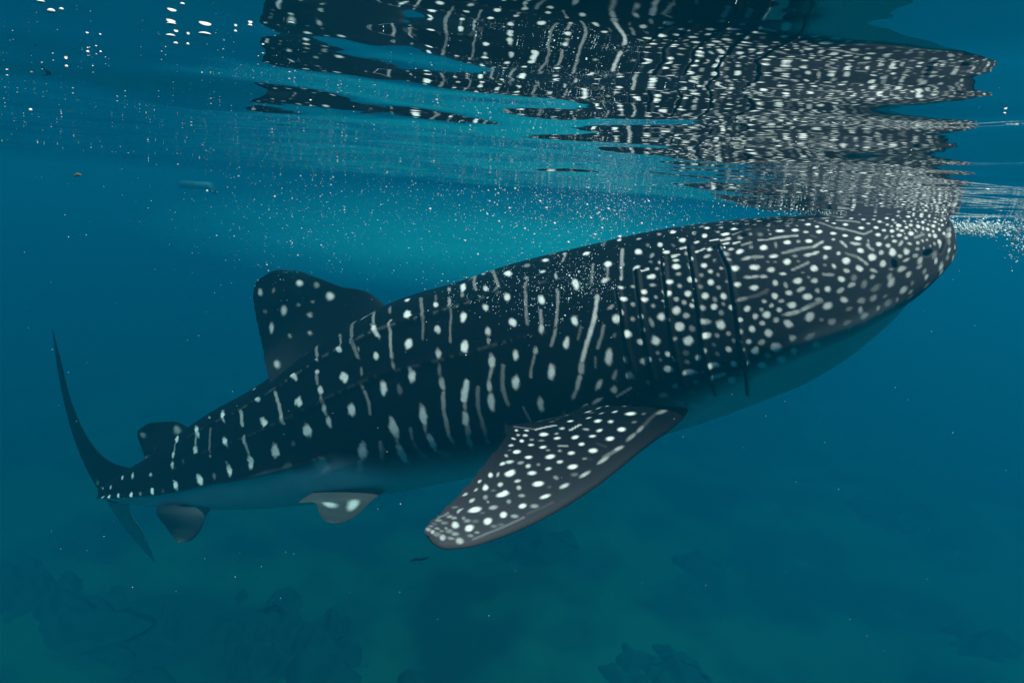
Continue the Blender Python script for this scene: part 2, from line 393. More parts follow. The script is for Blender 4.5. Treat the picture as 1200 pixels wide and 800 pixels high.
BODY_MARKS = [
(0.06803,0.4291,0.06803,0.4291,-631.6,-89.56,175.8,-180,0.867,0.45),
(0.09015,0.4701,0.09015,0.4701,-788.7,-72.81,199.2,-205.8,0.74,0.45),
(0.09304,0.4415,0.09304,0.4415,-829.5,-59.94,66.98,-309,0.618,0.45),
(0.102,0.4197,0.102,0.4197,-766.8,-46.65,14.29,-262.8,0.74,0.45),
(0.09345,0.4083,0.09345,0.4083,-718.8,-61.17,241,-300.6,0.74,0.45),
(0.0859,0.4015,0.0859,0.4015,-904.2,-73.33,228.9,-421.9,0.618,0.45),
(0.08342,0.4167,0.08342,0.4167,-804.4,-62.92,76.18,-404,0.502,0.45),
(0.0823,0.3905,0.0823,0.3905,-610.4,-57.02,172.2,-230.1,0.74,0.45),
(0.09101,0.3907,0.09101,0.3907,-607.5,-51.57,234,-352.3,0.618,0.45),
(0.108,0.3969,0.108,0.3969,-546,-40.63,122.6,-275.2,0.867,0.45),
(0.09732,0.3816,0.09732,0.3816,-478.1,-38.4,162.9,-288.8,1,0.45),
(0.08631,0.3756,0.08631,0.3756,-606.7,-50.01,216.7,-337.1,0.867,0.45),
(0.116,0.3899,0.109,0.3829,-1352,-97.46,136.4,-369.5,0.252,0.45),
(0.109,0.3829,0.1023,0.3731,-1361,-102.9,180.6,-414.6,0.252,0.45),
(0.1023,0.3731,0.09637,0.3649,-1356,-103.8,229.4,-441,0.252,0.45),
(0.09636,0.3649,0.09031,0.3692,-1369,-104.3,250.6,-438.5,0.252,0.45),
(0.1142,0.4167,0.1045,0.4093,-1723,-121.8,149.9,-298.4,0.199,0.45),
(0.1045,0.4095,0.097,0.3984,-1729,-137.6,211.1,-341.7,0.199,0.45),
(0.1107,0.3684,0.1107,0.3684,-469.8,-33.87,124.3,-334.8,1,0.45),
(0.1012,0.3575,0.1012,0.3575,-421.3,-30.58,142.8,-287.8,1,0.45),
(0.08586,0.3576,0.08586,0.3576,-533.3,-38.69,166.7,-269.8,1,0.45),
(0.07553,0.3983,0.07553,0.3983,-709,-76.84,228.7,-269.9,0.803,0.45),
(0.07716,0.3778,0.07716,0.3778,-873.8,-80.54,232.5,-336.9,0.74,0.45),
(0.0744,0.3708,0.0744,0.3708,-1427,-130.2,284.8,-415.9,0.618,0.45),
(0.08096,0.3652,0.08096,0.3652,-780.5,-61.68,254.6,-393.4,0.678,0.45),
(0.07516,0.3595,0.07516,0.3595,-608,-49.01,185.7,-276.8,0.933,0.45),
(0.07584,0.3475,0.07584,0.3475,-890,-60.49,292.2,-431.7,0.618,0.45),
(0.07049,0.3462,0.07049,0.3462,-590.5,-41.6,234.5,-328.1,0.867,0.45),
(0.07074,0.3618,0.07074,0.3618,-908.2,-79.35,228.9,-332.5,0.678,0.45),
(0.06895,0.3695,0.06895,0.3695,-548.4,-79.77,329.4,-258.8,1,0.45),
(0.07149,0.3891,0.07149,0.3891,-979.3,-109,208.8,-272.1,0.618,0.45),
(0.0661,0.4002,0.0661,0.4002,-656.1,-68.97,74.15,-328.5,0.74,0.45),
(0.06105,0.4091,0.06105,0.4091,-852.6,-128.7,267.4,-275.9,0.618,0.45),
(0.05808,0.3902,0.05808,0.3902,-566.6,-95.13,333.2,-274.1,0.867,0.45),
(0.06318,0.3781,0.06318,0.3781,-765.8,-162.4,587.2,-267.4,0.74,0.45),
(0.06334,0.3602,0.06334,0.3602,-763.4,-75.1,235.8,-321.3,0.803,0.45),
(0.06769,0.3551,0.06769,0.3551,-603.6,-49.6,231.9,-327.4,0.803,0.45),
(0.06588,0.3366,0.06588,0.3366,-755,-49.09,229.7,-297.6,0.678,0.45),
(0.06099,0.3431,0.06099,0.3431,-561.9,2.559,10.77,-221.9,0.933,0.45),
(0.05941,0.3637,0.05941,0.3637,-737.4,-83.13,227.4,-300.8,0.74,0.45),
(0.05799,0.3737,0.05799,0.3737,-986.7,-125.3,256.3,-337,0.618,0.45),
(0.0536,0.3904,0.0536,0.3904,-1044,-169.8,248.7,-305.5,0.618,0.45),
(0.05311,0.3776,0.05311,0.3776,-1056,-158.6,285.8,-362.7,0.618,0.45),
(0.05382,0.3556,0.05382,0.3556,-452.2,-142.7,522,-182,0.933,0.45),
(0.05714,0.3481,0.05714,0.3481,-241.5,-154.3,1338,-230.4,0.678,0.45),
(0.04723,0.3821,0.04723,0.3821,-640.5,-140.9,392.4,-258,0.803,0.45),
(0.04859,0.3639,0.04859,0.3639,-721.9,-104,217.1,-255.9,0.867,0.45),
(0.05049,0.3477,0.05049,0.3477,89.92,-211.7,1185,65.56,0.618,0.45),
(0.04689,0.3417,0.04689,0.3417,-430.6,-182.2,607.5,-165.8,0.867,0.45),
(0.04019,0.3756,0.04019,0.3756,-794.4,-157.3,247.1,-273.8,0.74,0.45),
(0.03566,0.3654,0.03566,0.3654,-705.5,-138.4,258.5,-269.5,0.803,0.45),
(0.03764,0.3545,0.03764,0.3545,-528.9,-145.1,608.4,-295.4,0.74,0.45),
(0.0407,0.3446,0.0407,0.3446,-312.5,-226.4,717.3,-116.2,0.933,0.45),
(0.04489,0.3532,0.04489,0.3532,-999.5,-128.4,332.4,-356.3,0.618,0.45),
(0.04238,0.3311,0.04238,0.3311,-318.4,-234.5,806.1,-147.9,0.74,0.45),
(0.04641,0.3259,0.04641,0.3259,132.9,-251.6,864.8,3.904,0.74,0.45),
(0.04177,0.3175,0.04177,0.3175,-194.4,-148.7,601.2,-117.5,0.74,0.45),
(0.03622,0.3289,0.03622,0.3289,29.48,-234.1,807.4,-26.03,0.74,0.45),
(0.03071,0.3522,0.03071,0.3522,-314.9,-273.1,821.1,-96.29,0.74,0.45),
(0.03183,0.3377,0.03183,0.3377,-693.6,-97.96,335.4,-279.1,0.678,0.45),
(0.02593,0.3531,0.02593,0.3531,-471.8,-238.7,631.7,-226.6,0.618,0.45),
(0.02626,0.3377,0.02626,0.3377,-393.2,-295.6,906.8,-219.4,0.502,0.45),
(0.03257,0.3116,0.03257,0.3116,118.9,-187.1,758.5,-18.87,0.678,0.45),
(0.03842,0.2967,0.03842,0.2967,78.74,-160.8,689.5,-53.55,0.803,0.45),
(0.05863,0.3319,0.05126,0.3325,-994.5,-73.87,317.1,-346.2,0.252,0.45),
(0.05317,0.3183,0.05317,0.3183,-156.8,-210.8,1165,-166.9,0.618,0.45),
(0.04943,0.3161,0.04943,0.3161,171,-303.8,1344,-15,0.559,0.45),
(0.05717,0.3172,0.05717,0.3172,-149.3,-229.5,854.1,-112.9,0.678,0.45),
(0.06358,0.3212,0.06358,0.3212,-493.2,-106.7,709.6,-329.2,0.678,0.45),
(0.06695,0.3075,0.06695,0.3075,-286.2,-98.26,381.6,-126.1,0.803,0.45),
(0.07734,0.3149,0.07734,0.3149,-191.5,-111.1,383.6,-98.65,0.933,0.45),
(0.07036,0.3276,0.07036,0.3276,-302,116.1,-639.8,-193.6,0.502,0.45),
(0.07488,0.3362,0.07488,0.3362,-598.5,-33.87,250.6,-350.8,0.74,0.45),
(0.08019,0.3298,0.08019,0.3298,-557.5,-28.11,177.7,-252.6,0.678,0.45),
(0.08696,0.3376,0.08696,0.3376,-465.1,-27,175.8,-276.8,0.933,0.45),
(0.08078,0.3478,0.08078,0.3478,-446.5,84.92,-586.9,-393.1,0.502,0.45),
(0.0858,0.3203,0.0858,0.3203,-380.9,-126.3,438.1,-180.8,0.618,0.45),
(0.09347,0.3153,0.09347,0.3153,-409.8,-19.09,117.8,-175.9,1,0.45),
(0.1012,0.3333,0.1012,0.3333,-456.1,-27.91,128.7,-237.7,1,0.45),
(0.09418,0.3497,0.09418,0.3497,142.4,-252.6,889.5,60.17,0.392,0.45),
(0.09466,0.339,0.09466,0.339,-113.3,-168.9,880.5,-103.5,0.392,0.45),
(0.09298,0.3327,0.09298,0.3327,-310.6,-100.4,620.3,-274.1,0.392,0.45),
(0.1137,0.3544,0.1137,0.3544,-271.9,-122,748.8,-245,0.446,0.45),
(0.1119,0.3479,0.1119,0.3479,-251.1,-173.1,870.7,-192.6,0.446,0.45),
(0.1043,0.3491,0.1043,0.3491,-276.7,-38.55,341.4,-358.7,0.502,0.45),
(0.1121,0.3335,0.1041,0.3228,-890.3,-54.1,173.8,-370.2,0.154,0.45),
(0.1019,0.3176,0.1019,0.3176,-199.4,-79.28,663.3,-278.3,0.392,0.45),
(0.09859,0.3085,0.09859,0.3085,-201.9,-128.1,782.3,-224.8,0.392,0.45),
(0.1127,0.3199,0.1127,0.3199,-333.5,-49.73,162.6,-173.2,1,0.45),
(0.104,0.3017,0.104,0.3017,-349.6,-66.23,247.4,-178.4,0.933,0.45),
(0.1178,0.336,0.1178,0.336,-618.8,107.2,-290.5,-294.8,0.74,0.45),
(0.08543,0.2976,0.08543,0.2976,-327.9,-70.06,288.4,-150.7,0.803,0.45),
(0.07202,0.3014,0.07202,0.3014,-279.8,-161.3,636,-157.7,0.502,0.45),
(0.0678,0.2886,0.0678,0.2886,-385.4,47.75,-101.3,-281.4,0.618,0.45),
(0.06041,0.2912,0.06041,0.2912,-536.1,-13.47,260.7,-221.8,0.392,0.45),
(0.05809,0.3037,0.05809,0.3037,-671.2,-24.09,288.2,-262.1,0.392,0.45),
(0.05286,0.2995,0.05286,0.2995,79.13,-284.1,1716,-120.8,0.392,0.45),
(0.04725,0.2982,0.04725,0.2982,-14.47,-265.4,1396,-150.9,0.392,0.45),
(0.04331,0.2983,0.04331,0.2983,8.823,-230,1158,-120.6,0.392,0.45),
(0.1138,0.3031,0.1138,0.3031,-317,-94.62,438.2,-246.8,0.618,0.45),
(0.09306,0.2895,0.09306,0.2895,-307.3,-64.37,507.6,-282.9,0.502,0.45),
(0.07979,0.2812,0.07979,0.2812,-516.7,-64.6,564.8,-339.7,0.29,0.45),
(0.06317,0.3695,0.06317,0.3695,-1614,-175.8,386.7,-529.1,0.392,0.45),
(0.065,0.392,0.065,0.392,-1742,-222.1,352.1,-442.5,0.392,0.45),
(0.07082,0.379,0.07082,0.379,-939.8,-13.24,-253.5,-528.8,0.392,0.45),
(0.05281,0.3676,0.05281,0.3676,-939.8,-191.4,712,-444.9,0.502,0.45),
(0.04558,0.3685,0.04558,0.3685,-940.3,-215.1,772.3,-447,0.502,0.45),
(0.04216,0.3614,0.04216,0.3614,-673.5,-197.2,978.1,-406.6,0.502,0.45),
(0.03518,0.3446,0.03518,0.3446,-544.4,-444.1,1491,-221.9,0.502,0.45),
(0.07956,0.3861,0.07956,0.3861,-1592,-148.6,382.4,-534.1,0.29,0.45),
(0.06616,0.3466,0.06616,0.3466,-856.3,-469.6,1681,-351.7,0.392,0.45),
(0.0612,0.3531,0.0612,0.3531,-1465,-133.1,456.9,-597.4,0.392,0.45),
(0.0526,0.3383,0.0526,0.3383,-1525,-128.9,546.9,-597.4,0.392,0.45),
(0.04251,0.349,0.04251,0.349,-671.9,-467.1,1593,-240,0.392,0.45),
(0.03371,0.3594,0.03371,0.3594,-978,-268,759.4,-419.9,0.502,0.45),
(0.1916,0.4374,0.1916,0.4374,-482.7,8.416,158.3,-238.9,1,0.45),
(0.1915,0.4137,0.1915,0.4137,-405.2,0.2036,137.6,-247.2,1,0.45),
(0.1822,0.4295,0.1822,0.4295,-717.4,16.18,31.17,-327.6,0.502,0.45),
(0.1757,0.4211,0.1757,0.4211,-546.1,2.444,109.5,-334.1,0.618,0.45),
(0.1727,0.4409,0.1727,0.4409,-612.2,3.977,135.9,-324,0.74,0.45),
(0.1988,0.4007,0.1988,0.4007,-396.9,4.428,84.88,-337.4,1,0.45),
(0.202,0.4275,0.202,0.4275,-632.9,17.64,133.7,-317.3,0.618,0.45),
(0.1597,0.4314,0.1553,0.4313,-2046,-29.11,166.8,-326.3,0.752,0.45),
(0.1423,0.427,0.1389,0.4259,-1892,-57.58,115.6,-290.3,0.547,0.45),
(0.1364,0.4071,0.1364,0.4071,-626.8,-26.58,88.61,-268,1,0.45),
(0.1303,0.3974,0.1303,0.3974,-676,-34.78,76.87,-264.4,0.933,0.45),
(0.1294,0.3832,0.1294,0.3832,-520.4,-29.66,76.03,-274.2,1,0.45),
(0.1575,0.3948,0.1575,0.3948,-371.3,-13.28,102.7,-262.5,1,0.45),
(0.1463,0.3926,0.1463,0.3926,-485.2,-13.79,36.18,-290.6,1,0.45),
(0.1389,0.385,0.1389,0.385,-563.7,-17.22,25.24,-356.6,0.559,0.45),
(0.153,0.3669,0.153,0.3669,-424.3,-10.61,28.71,-302.3,1,0.45),
(0.1452,0.3664,0.1452,0.3664,-812.8,-46.11,110.2,-364,0.392,0.45),
(0.138,0.365,0.138,0.365,-469.8,-27.12,94.4,-326.5,1,0.45),
(0.1741,0.378,0.1674,0.3767,-1348,-58.73,148.9,-488.3,0.382,0.45),
(0.1674,0.3767,0.1611,0.379,-1386,-64.95,154.4,-482.5,0.382,0.45),
(0.1611,0.379,0.1526,0.3794,-1419,-67.73,161.6,-465.3,0.382,0.45),
(0.1526,0.3794,0.145,0.3788,-1447,-72.22,150.9,-457.3,0.382,0.45),
(0.1868,0.3726,0.18,0.375,-1364,-56.51,174.3,-517.2,0.252,0.45),
(0.1617,0.3648,0.1617,0.3648,-2.464,-168.8,1061,8.87,0.242,0.45),
(0.171,0.3623,0.171,0.3623,-342.2,-11.01,35.12,-240.5,1,0.45),
(0.18,0.3658,0.18,0.3658,-590.7,-28.54,93.27,-297.3,0.197,0.45),
(0.1889,0.3605,0.1889,0.3605,-377.4,24.22,-98.65,-299.3,1,0.45),
(0.1954,0.3673,0.1954,0.3673,-535.9,9.987,-14.99,-475.2,0.618,0.45),
(0.1978,0.349,0.1978,0.349,-639.8,-42.35,133.8,-369.8,0.29,0.45),
(0.1839,0.3478,0.1839,0.3478,-269.2,6.893,-56.02,-416.3,0.502,0.45),
(0.1805,0.3483,0.1726,0.347,-911.6,-59.23,116.7,-410.1,0.252,0.45),
(0.1577,0.3487,0.1509,0.3506,-1149,-74.71,153.8,-472.6,0.252,0.45),
(0.1509,0.3506,0.144,0.3527,-1165,-72.96,140.3,-461.2,0.252,0.45),
(0.144,0.3527,0.1357,0.3524,-1167,-71.34,133.9,-454.6,0.252,0.45),
(0.1334,0.355,0.1334,0.355,-325.6,52.17,-480.5,-414.3,0.502,0.45),
(0.1295,0.3596,0.1295,0.3596,-410.3,58.27,-457.4,-397.1,0.502,0.45),
(0.1645,0.3452,0.1645,0.3452,-380.5,-6.501,10.02,-371.8,0.867,0.45),
(0.1553,0.3332,0.1553,0.3332,-403.9,-28.86,83.68,-253.3,1,0.45),
(0.1492,0.3409,0.1492,0.3409,-616.5,-41.04,163.3,-522.2,0.29,0.45),
(0.1693,0.3374,0.1693,0.3374,-840.7,-61.23,153.2,-546.9,0.197,0.45),
(0.164,0.3359,0.164,0.3359,-821,-60.1,188.8,-638.2,0.197,0.45),
(0.1937,0.3343,0.1937,0.3343,-353.9,-28.01,81.33,-247.5,1,0.45),
(0.1795,0.3313,0.1795,0.3313,-334.8,-25.33,70.65,-246.6,1,0.45),
(0.1677,0.3241,0.1677,0.3241,-405.2,-12.28,20.89,-266.4,0.803,0.45),
(0.1595,0.3152,0.1595,0.3152,-398.6,-30.97,155.8,-463.9,0.74,0.45),
(0.153,0.3192,0.1468,0.3227,-1229,-87.83,186.3,-550.8,0.313,0.45),
(0.1469,0.3227,0.1406,0.3274,-1237,-83.09,175.9,-541,0.313,0.45),
(0.1396,0.34,0.1396,0.34,-352,4.245,-52.95,-405.5,0.678,0.45),
(0.1349,0.3416,0.1349,0.3416,-329.9,27.72,-216.5,-390.7,0.678,0.45),
(0.1257,0.3484,0.1257,0.3484,-392.6,-24.59,100.8,-336.4,1,0.45),
(0.1201,0.363,0.1201,0.363,-730.7,-12.53,-26.29,-434.5,0.618,0.45),
(0.1193,0.3763,0.1193,0.3763,-537.2,-35.83,97.05,-322.4,0.933,0.45),
(0.1167,0.4048,0.1167,0.4048,-598.6,-47.38,241.7,-364.4,0.867,0.45),
(0.1306,0.417,0.1241,0.4032,-1627,-81.6,95.67,-309,0.154,0.45),
(0.1241,0.4034,0.1177,0.3902,-1609,-99.19,119.6,-397,0.154,0.45),
(0.1177,0.3901,0.1042,0.3756,-1605,-117,174.1,-461.6,0.154,0.45),
(0.1215,0.4168,0.1215,0.4168,-813.6,-45.21,112.1,-327.4,0.74,0.45),
(0.1861,0.3185,0.1861,0.3185,-261.2,-18.58,101.2,-408.7,0.446,0.45),
(0.1806,0.3176,0.1806,0.3176,-340.2,-7.96,21.02,-411,0.446,0.45),
(0.1741,0.3157,0.1741,0.3157,-404.3,-33.1,130.6,-447.7,0.502,0.45),
(0.1665,0.3041,0.1665,0.3041,-367.5,-150.1,338.1,-192.1,0.678,0.45),
(0.1505,0.3012,0.1505,0.3012,-396.2,-10.64,37.84,-244.6,0.933,0.45),
(0.1592,0.2981,0.1592,0.2981,2.614,-226.4,948.6,1.693,0.392,0.45),
(0.1458,0.3129,0.1458,0.3129,-676.7,-46.93,192.2,-549.2,0.242,0.45),
(0.1373,0.3167,0.1373,0.3167,-421.7,-26.52,80.96,-234.8,1,0.45),
(0.142,0.3039,0.142,0.3039,-817.1,-54.06,157,-422.5,0.242,0.45),
(0.1381,0.2959,0.1381,0.2959,-482.1,47.23,-102.9,-245.6,0.678,0.45),
(0.1945,0.3099,0.1945,0.3099,-402.9,2.998,-19.81,-323,0.803,0.45),
(0.1822,0.3013,0.1822,0.3013,-310.8,-20.79,67.29,-305.4,0.933,0.45),
(0.1931,0.2878,0.1931,0.2878,-230.1,4.092,-43.1,-419.8,0.29,0.45),
(0.1891,0.2883,0.1809,0.2891,-803,-76.7,134.7,-408.8,0.084,0.45),
(0.1809,0.2891,0.1732,0.2947,-815,-72.99,132,-404.8,0.084,0.45),
(0.1684,0.2842,0.1684,0.2842,-443.4,4.114,-13.77,-251,1,0.45),
(0.1576,0.2845,0.1576,0.2845,-457.4,-36.12,113.4,-276.6,0.803,0.45),
(0.149,0.2866,0.149,0.2866,-318.9,32.47,-149.9,-342.1,0.618,0.45),
(0.1447,0.273,0.1447,0.273,-335.1,-22.65,90.38,-194.7,0.933,0.45),
(0.137,0.2794,0.137,0.2794,-135.3,-215.4,626.3,-91.55,0.446,0.45),
(0.1296,0.2789,0.1296,0.2789,5.014,-180.3,493.8,-15.68,0.933,0.45),
(0.128,0.3328,0.128,0.3328,-567.6,-34.79,95.49,-298,0.678,0.45),
(0.1227,0.3153,0.1227,0.3153,-134.6,-189.1,536.3,-79.17,0.933,0.45),
(0.1309,0.3046,0.1241,0.3008,-922.8,-51.58,167.5,-404.1,0.313,0.45),
(0.1183,0.2895,0.1183,0.2895,-371.6,-89.84,277.4,-180.8,0.933,0.45),
(0.1198,0.2715,0.1198,0.2715,-353.2,70.73,-233.8,-253.4,0.502,0.45),
(0.1644,0.2745,0.1644,0.2745,-498.1,15.81,-45.42,-357.7,0.502,0.45),
(0.1767,0.2787,0.1767,0.2787,-532.1,-48.29,127.6,-363,0.618,0.45),
(0.1373,0.2639,0.1373,0.2639,-403.4,5.644,39.98,-300.6,0.392,0.45),
(0.129,0.3187,0.129,0.3187,-892.2,-53.16,162.1,-458.6,0.197,0.45),
(0.1475,0.3316,0.1475,0.3316,-881.8,-60.03,171.4,-537.7,0.197,0.45),
(0.1648,0.3996,0.1648,0.3996,-801.6,-1.077,-4.128,-476.9,0.392,0.45),
(0.1647,0.3892,0.1647,0.3892,-933.2,-34.3,143.5,-414.2,0.29,0.45),
(0.1443,0.4058,0.1443,0.4058,-1176,-43.12,148.8,-398.5,0.29,0.45),
(0.2026,0.4621,0.2026,0.4621,-651,18.64,126.5,-187.5,0.502,0.45),
(0.2041,0.4125,0.2041,0.4125,-722.5,1.946,222.1,-337.6,0.502,0.45),
(0.136,0.3761,0.1321,0.3711,-1717,-97.37,158.7,-567.1,0.059,0.45),
(0.1113,0.2759,0.1113,0.2759,-397.2,43.77,-68.29,-245.8,0.502,0.45),
(0.203,0.2783,0.203,0.2783,-180.3,-238.3,475.9,-99.76,1,0.45),
(0.1909,0.2721,0.1909,0.2721,-357.1,76.14,-203.9,-250.9,1,0.45),
(0.1576,0.2645,0.1576,0.2645,-359.5,-6.245,37.57,-214.6,1,0.45),
(0.1671,0.2617,0.1671,0.2617,-501.1,-43.23,126.2,-302.3,0.74,0.45),
(0.177,0.2573,0.177,0.2573,-408.1,-38.03,86.73,-219.4,1,0.45),
(0.1861,0.2582,0.1861,0.2582,-184.8,-225.9,481.1,-100.5,0.74,0.45),
(0.1721,0.2702,0.1721,0.2702,-559.6,77.8,-227.9,-376.6,0.618,0.45),
(0.1801,0.2668,0.1801,0.2668,-745.5,-70.92,165.9,-444.7,0.392,0.45),
(0.1978,0.2577,0.1978,0.2577,-448.4,-53.48,138.6,-351.7,0.618,0.45),
(0.1707,0.2466,0.1707,0.2466,-466.9,2.629,4.84,-279.2,0.502,0.45),
(0.1609,0.2516,0.1609,0.2516,-252.9,0.3787,24.46,-300.6,0.502,0.45),
(0.1549,0.2517,0.1549,0.2517,-263.2,14.68,-38.03,-293.7,0.502,0.45),
(0.1484,0.254,0.1484,0.254,-219.3,30.32,-151.7,-276.8,0.502,0.45),
(0.1449,0.2559,0.1354,0.2613,-635.6,-39.37,148.2,-281.6,0.252,0.45),
(0.1815,0.2461,0.1815,0.2461,-496.6,-48.68,115.1,-279.4,0.618,0.45),
(0.1902,0.24,0.1902,0.24,-222.4,-180,365.1,-123.8,1,0.45),
(0.1784,0.2297,0.1784,0.2297,-259.1,-117.7,270.9,-143.4,0.803,0.45),
(0.1621,0.2368,0.1621,0.2368,-179.9,-129.9,325.2,-100.8,0.74,0.45),
(0.1457,0.2391,0.1457,0.2391,-274.6,20.78,-24.12,-149.4,0.678,0.45),
(0.131,0.2489,0.131,0.2489,-300,56.22,-107.6,-138.1,0.74,0.45),
(0.1177,0.2515,0.1177,0.2515,-267.3,-94.56,319.4,-139.3,0.74,0.45),
(0.1048,0.2393,0.1048,0.2393,-391.8,55.89,-46.76,-177.1,0.29,0.45),
(0.1288,0.2205,0.1288,0.2205,-369.8,54.01,-73.84,-180.5,0.34,0.45),
(0.137,0.2281,0.137,0.2281,-587.6,-34.7,195.6,-307.3,0.197,0.45),
(0.1998,0.2408,0.1998,0.2408,-116.3,-258.1,642.1,-83.62,0.392,0.45),
(0.1952,0.2224,0.1952,0.2224,-459.1,-57.78,123.1,-278.5,0.803,0.45),
(0.1849,0.2165,0.1849,0.2165,-398.7,-43.92,114.7,-247.2,0.502,0.45),
(0.1745,0.2033,0.1745,0.2033,-238.2,-71.39,183.2,-113.5,1,0.45),
(0.1919,0.2049,0.1919,0.2049,-248.1,-104.1,227.9,-128.2,1,0.45),
(0.1827,0.191,0.1827,0.191,-365.6,-93.51,266.8,-160.9,0.392,0.45),
(0.1611,0.2109,0.1611,0.2109,-239.7,-126.7,335.5,-127,0.618,0.45),
(0.1619,0.184,0.1619,0.184,-116.5,-108.1,395.4,-44.09,0.803,0.45),
(0.1475,0.2049,0.1475,0.2049,-230.4,33.94,-108.3,-202.8,0.34,0.45),
(0.1434,0.1837,0.1434,0.1837,-309.8,-44.75,271.7,-124.3,0.618,0.45),
(0.1731,0.1651,0.1731,0.1651,-305.9,-20.47,88.47,-55.39,0.933,0.45),
(0.1897,0.1673,0.1897,0.1673,-184.8,-58.37,259.8,-32,1,0.45),
(0.2001,0.1869,0.2001,0.1869,-492.4,-68.34,144,-208.5,0.392,0.45),
(0.2034,0.154,0.2034,0.154,-215.6,-94.8,528.6,-22.66,0.197,0.45),
(0.2026,0.2262,0.2026,0.2262,-97.22,-372.1,825.1,-63.13,0.502,0.45),
(0.2011,0.2136,0.2011,0.2136,-102.7,-405.1,948.9,-63.39,0.29,0.45),
(0.2133,0.2185,0.2133,0.2185,-249.1,-175.4,349,-148.1,1,0.45),
(0.2129,0.1923,0.2129,0.1923,-363.5,-58.27,109.2,-164.7,1,0.45),
(0.2212,0.1469,0.2212,0.1469,-346.8,-43.8,138.6,-61.32,0.867,0.45),
(0.209,0.1624,0.209,0.1624,12.7,-109.8,674.1,41.41,0.154,0.45),
(0.21,0.2417,0.21,0.2417,-600.7,-84.45,156.3,-353.4,0.392,0.45),
(0.2218,0.06883,0.2218,0.06883,-357.8,-45.41,231.1,-103.4,0.154,0.45),
(0.1996,0.2863,0.1748,0.2904,-896.3,-87.72,153.5,-459.1,0.059,0.45),
(0.2418,0.4429,0.2418,0.4429,-389.6,19.22,94.75,-103.3,1,0.45),
(0.2329,0.4068,0.2329,0.4068,-397.5,12.96,49.75,-166.6,1,0.45),
(0.2687,0.5066,0.2687,0.5066,-611,50.93,100.6,-151.7,0.74,0.45),
(0.2927,0.4617,0.2927,0.4617,-557.2,48.78,148.4,-146,0.867,0.45),
(0.2723,0.4411,0.2723,0.4411,-443.3,30.78,228.8,-227.7,0.502,0.45),
(0.2543,0.4452,0.2543,0.4452,-576.3,34.07,135.5,-144.2,0.29,0.45),
(0.2715,0.401,0.2715,0.401,-314.7,3.648,88.38,-146.1,1,0.45),
(0.2519,0.4068,0.2519,0.4068,-467.9,5.196,118.9,-187.8,0.803,0.45),
(0.2469,0.3852,0.2469,0.3852,-411.8,1.953,106.9,-296.1,0.933,0.45),
(0.2345,0.3852,0.2296,0.3856,-1427,-39.47,284.9,-554.1,0.791,0.45),
(0.2206,0.393,0.2206,0.393,-459.6,28.79,-77.35,-409,0.803,0.45),
(0.2232,0.4223,0.2232,0.4223,-627.2,12.12,136.9,-182.3,0.446,0.45),
(0.2142,0.4075,0.2142,0.4075,-518.3,-0.4332,120.4,-184.6,1,0.45),
(0.2127,0.435,0.2127,0.435,-469,17.47,94.28,-195.8,0.933,0.45),
(0.2285,0.4906,0.2285,0.4906,-597.3,32.99,77.56,-133.4,0.392,0.45),
(0.2732,0.3676,0.2732,0.3676,-332.4,60.72,-136,-256,0.933,0.45),
(0.2593,0.3846,0.2593,0.3846,-276.6,137.3,-504.5,-155.7,0.29,0.45),
(0.2605,0.3724,0.2605,0.3724,-318.1,-203.6,590.7,-205.2,0.197,0.45),
(0.2863,0.4162,0.2857,0.3805,-740.5,9.118,178,-291.1,0.332,0.45),
(0.2878,0.3561,0.2878,0.3561,68.5,-252.1,766.9,-2.004,0.502,0.45),
(0.2632,0.4126,0.2632,0.4126,-343.7,-127.9,637.6,-180.2,0.154,0.45),
(0.2407,0.3985,0.2407,0.3985,-357.5,-113.5,761.2,-275.6,0.114,0.45),
(0.2579,0.5064,0.2579,0.5064,-680.5,51.9,109.7,-172.8,0.197,0.45),
(0.2612,0.3473,0.2612,0.3473,-317.7,-10.31,86.06,-307.5,1,0.45),
(0.2618,0.3346,0.2618,0.3346,-396.3,-35.6,156.1,-385.9,0.446,0.45),
(0.2693,0.3601,0.2631,0.3615,-1368,-71.22,310.9,-685.5,0.791,0.45),
(0.2523,0.369,0.2523,0.369,-463.2,91.23,-468.7,-658.3,0.74,0.45),
(0.2561,0.3586,0.2561,0.3586,-719.1,28.04,25.41,-579.3,0.502,0.45),
(0.2422,0.3733,0.2358,0.3754,-1570,-64.05,328.4,-680.3,0.843,0.45),
(0.2391,0.3661,0.2391,0.3661,-414.2,-13.38,195.8,-546.1,0.867,0.45),
(0.2392,0.3548,0.2392,0.3548,-351.3,-13.11,79.03,-273.7,1,0.45),
(0.2388,0.3423,0.2388,0.3423,-483.7,-16.64,79.44,-379.8,0.392,0.45),
(0.2471,0.3328,0.2471,0.3328,-381.3,42.97,-100,-321.4,1,0.45),
(0.2502,0.3163,0.2502,0.3163,-362.5,37.84,-91.12,-313.2,1,0.45),
(0.2514,0.3477,0.2514,0.3477,-240.9,-360.6,847.9,-177.9,0.618,0.45),
(0.2501,0.3612,0.2501,0.3612,-569.7,201.6,-549.2,-386.2,0.618,0.45),
(0.2396,0.3241,0.2396,0.3241,-291.8,-244.7,473.8,-174,0.502,0.45),
(0.2305,0.3301,0.2305,0.3301,-170.5,-259,539.1,-105.5,0.867,0.45),
(0.2344,0.3105,0.2344,0.3105,-415.5,-18.94,40.04,-297,1,0.45),
(0.2443,0.3065,0.2443,0.3065,-388.5,-180.5,353.7,-252.1,0.502,0.45),
(0.2389,0.2994,0.2389,0.2994,-425.9,-168.1,317.7,-267.9,0.446,0.45),
(0.2691,0.3262,0.2691,0.3262,-471.7,7.27,14.72,-322,1,0.45),
(0.27,0.3157,0.27,0.3157,-377.2,2.169,14.86,-331.8,1,0.45),
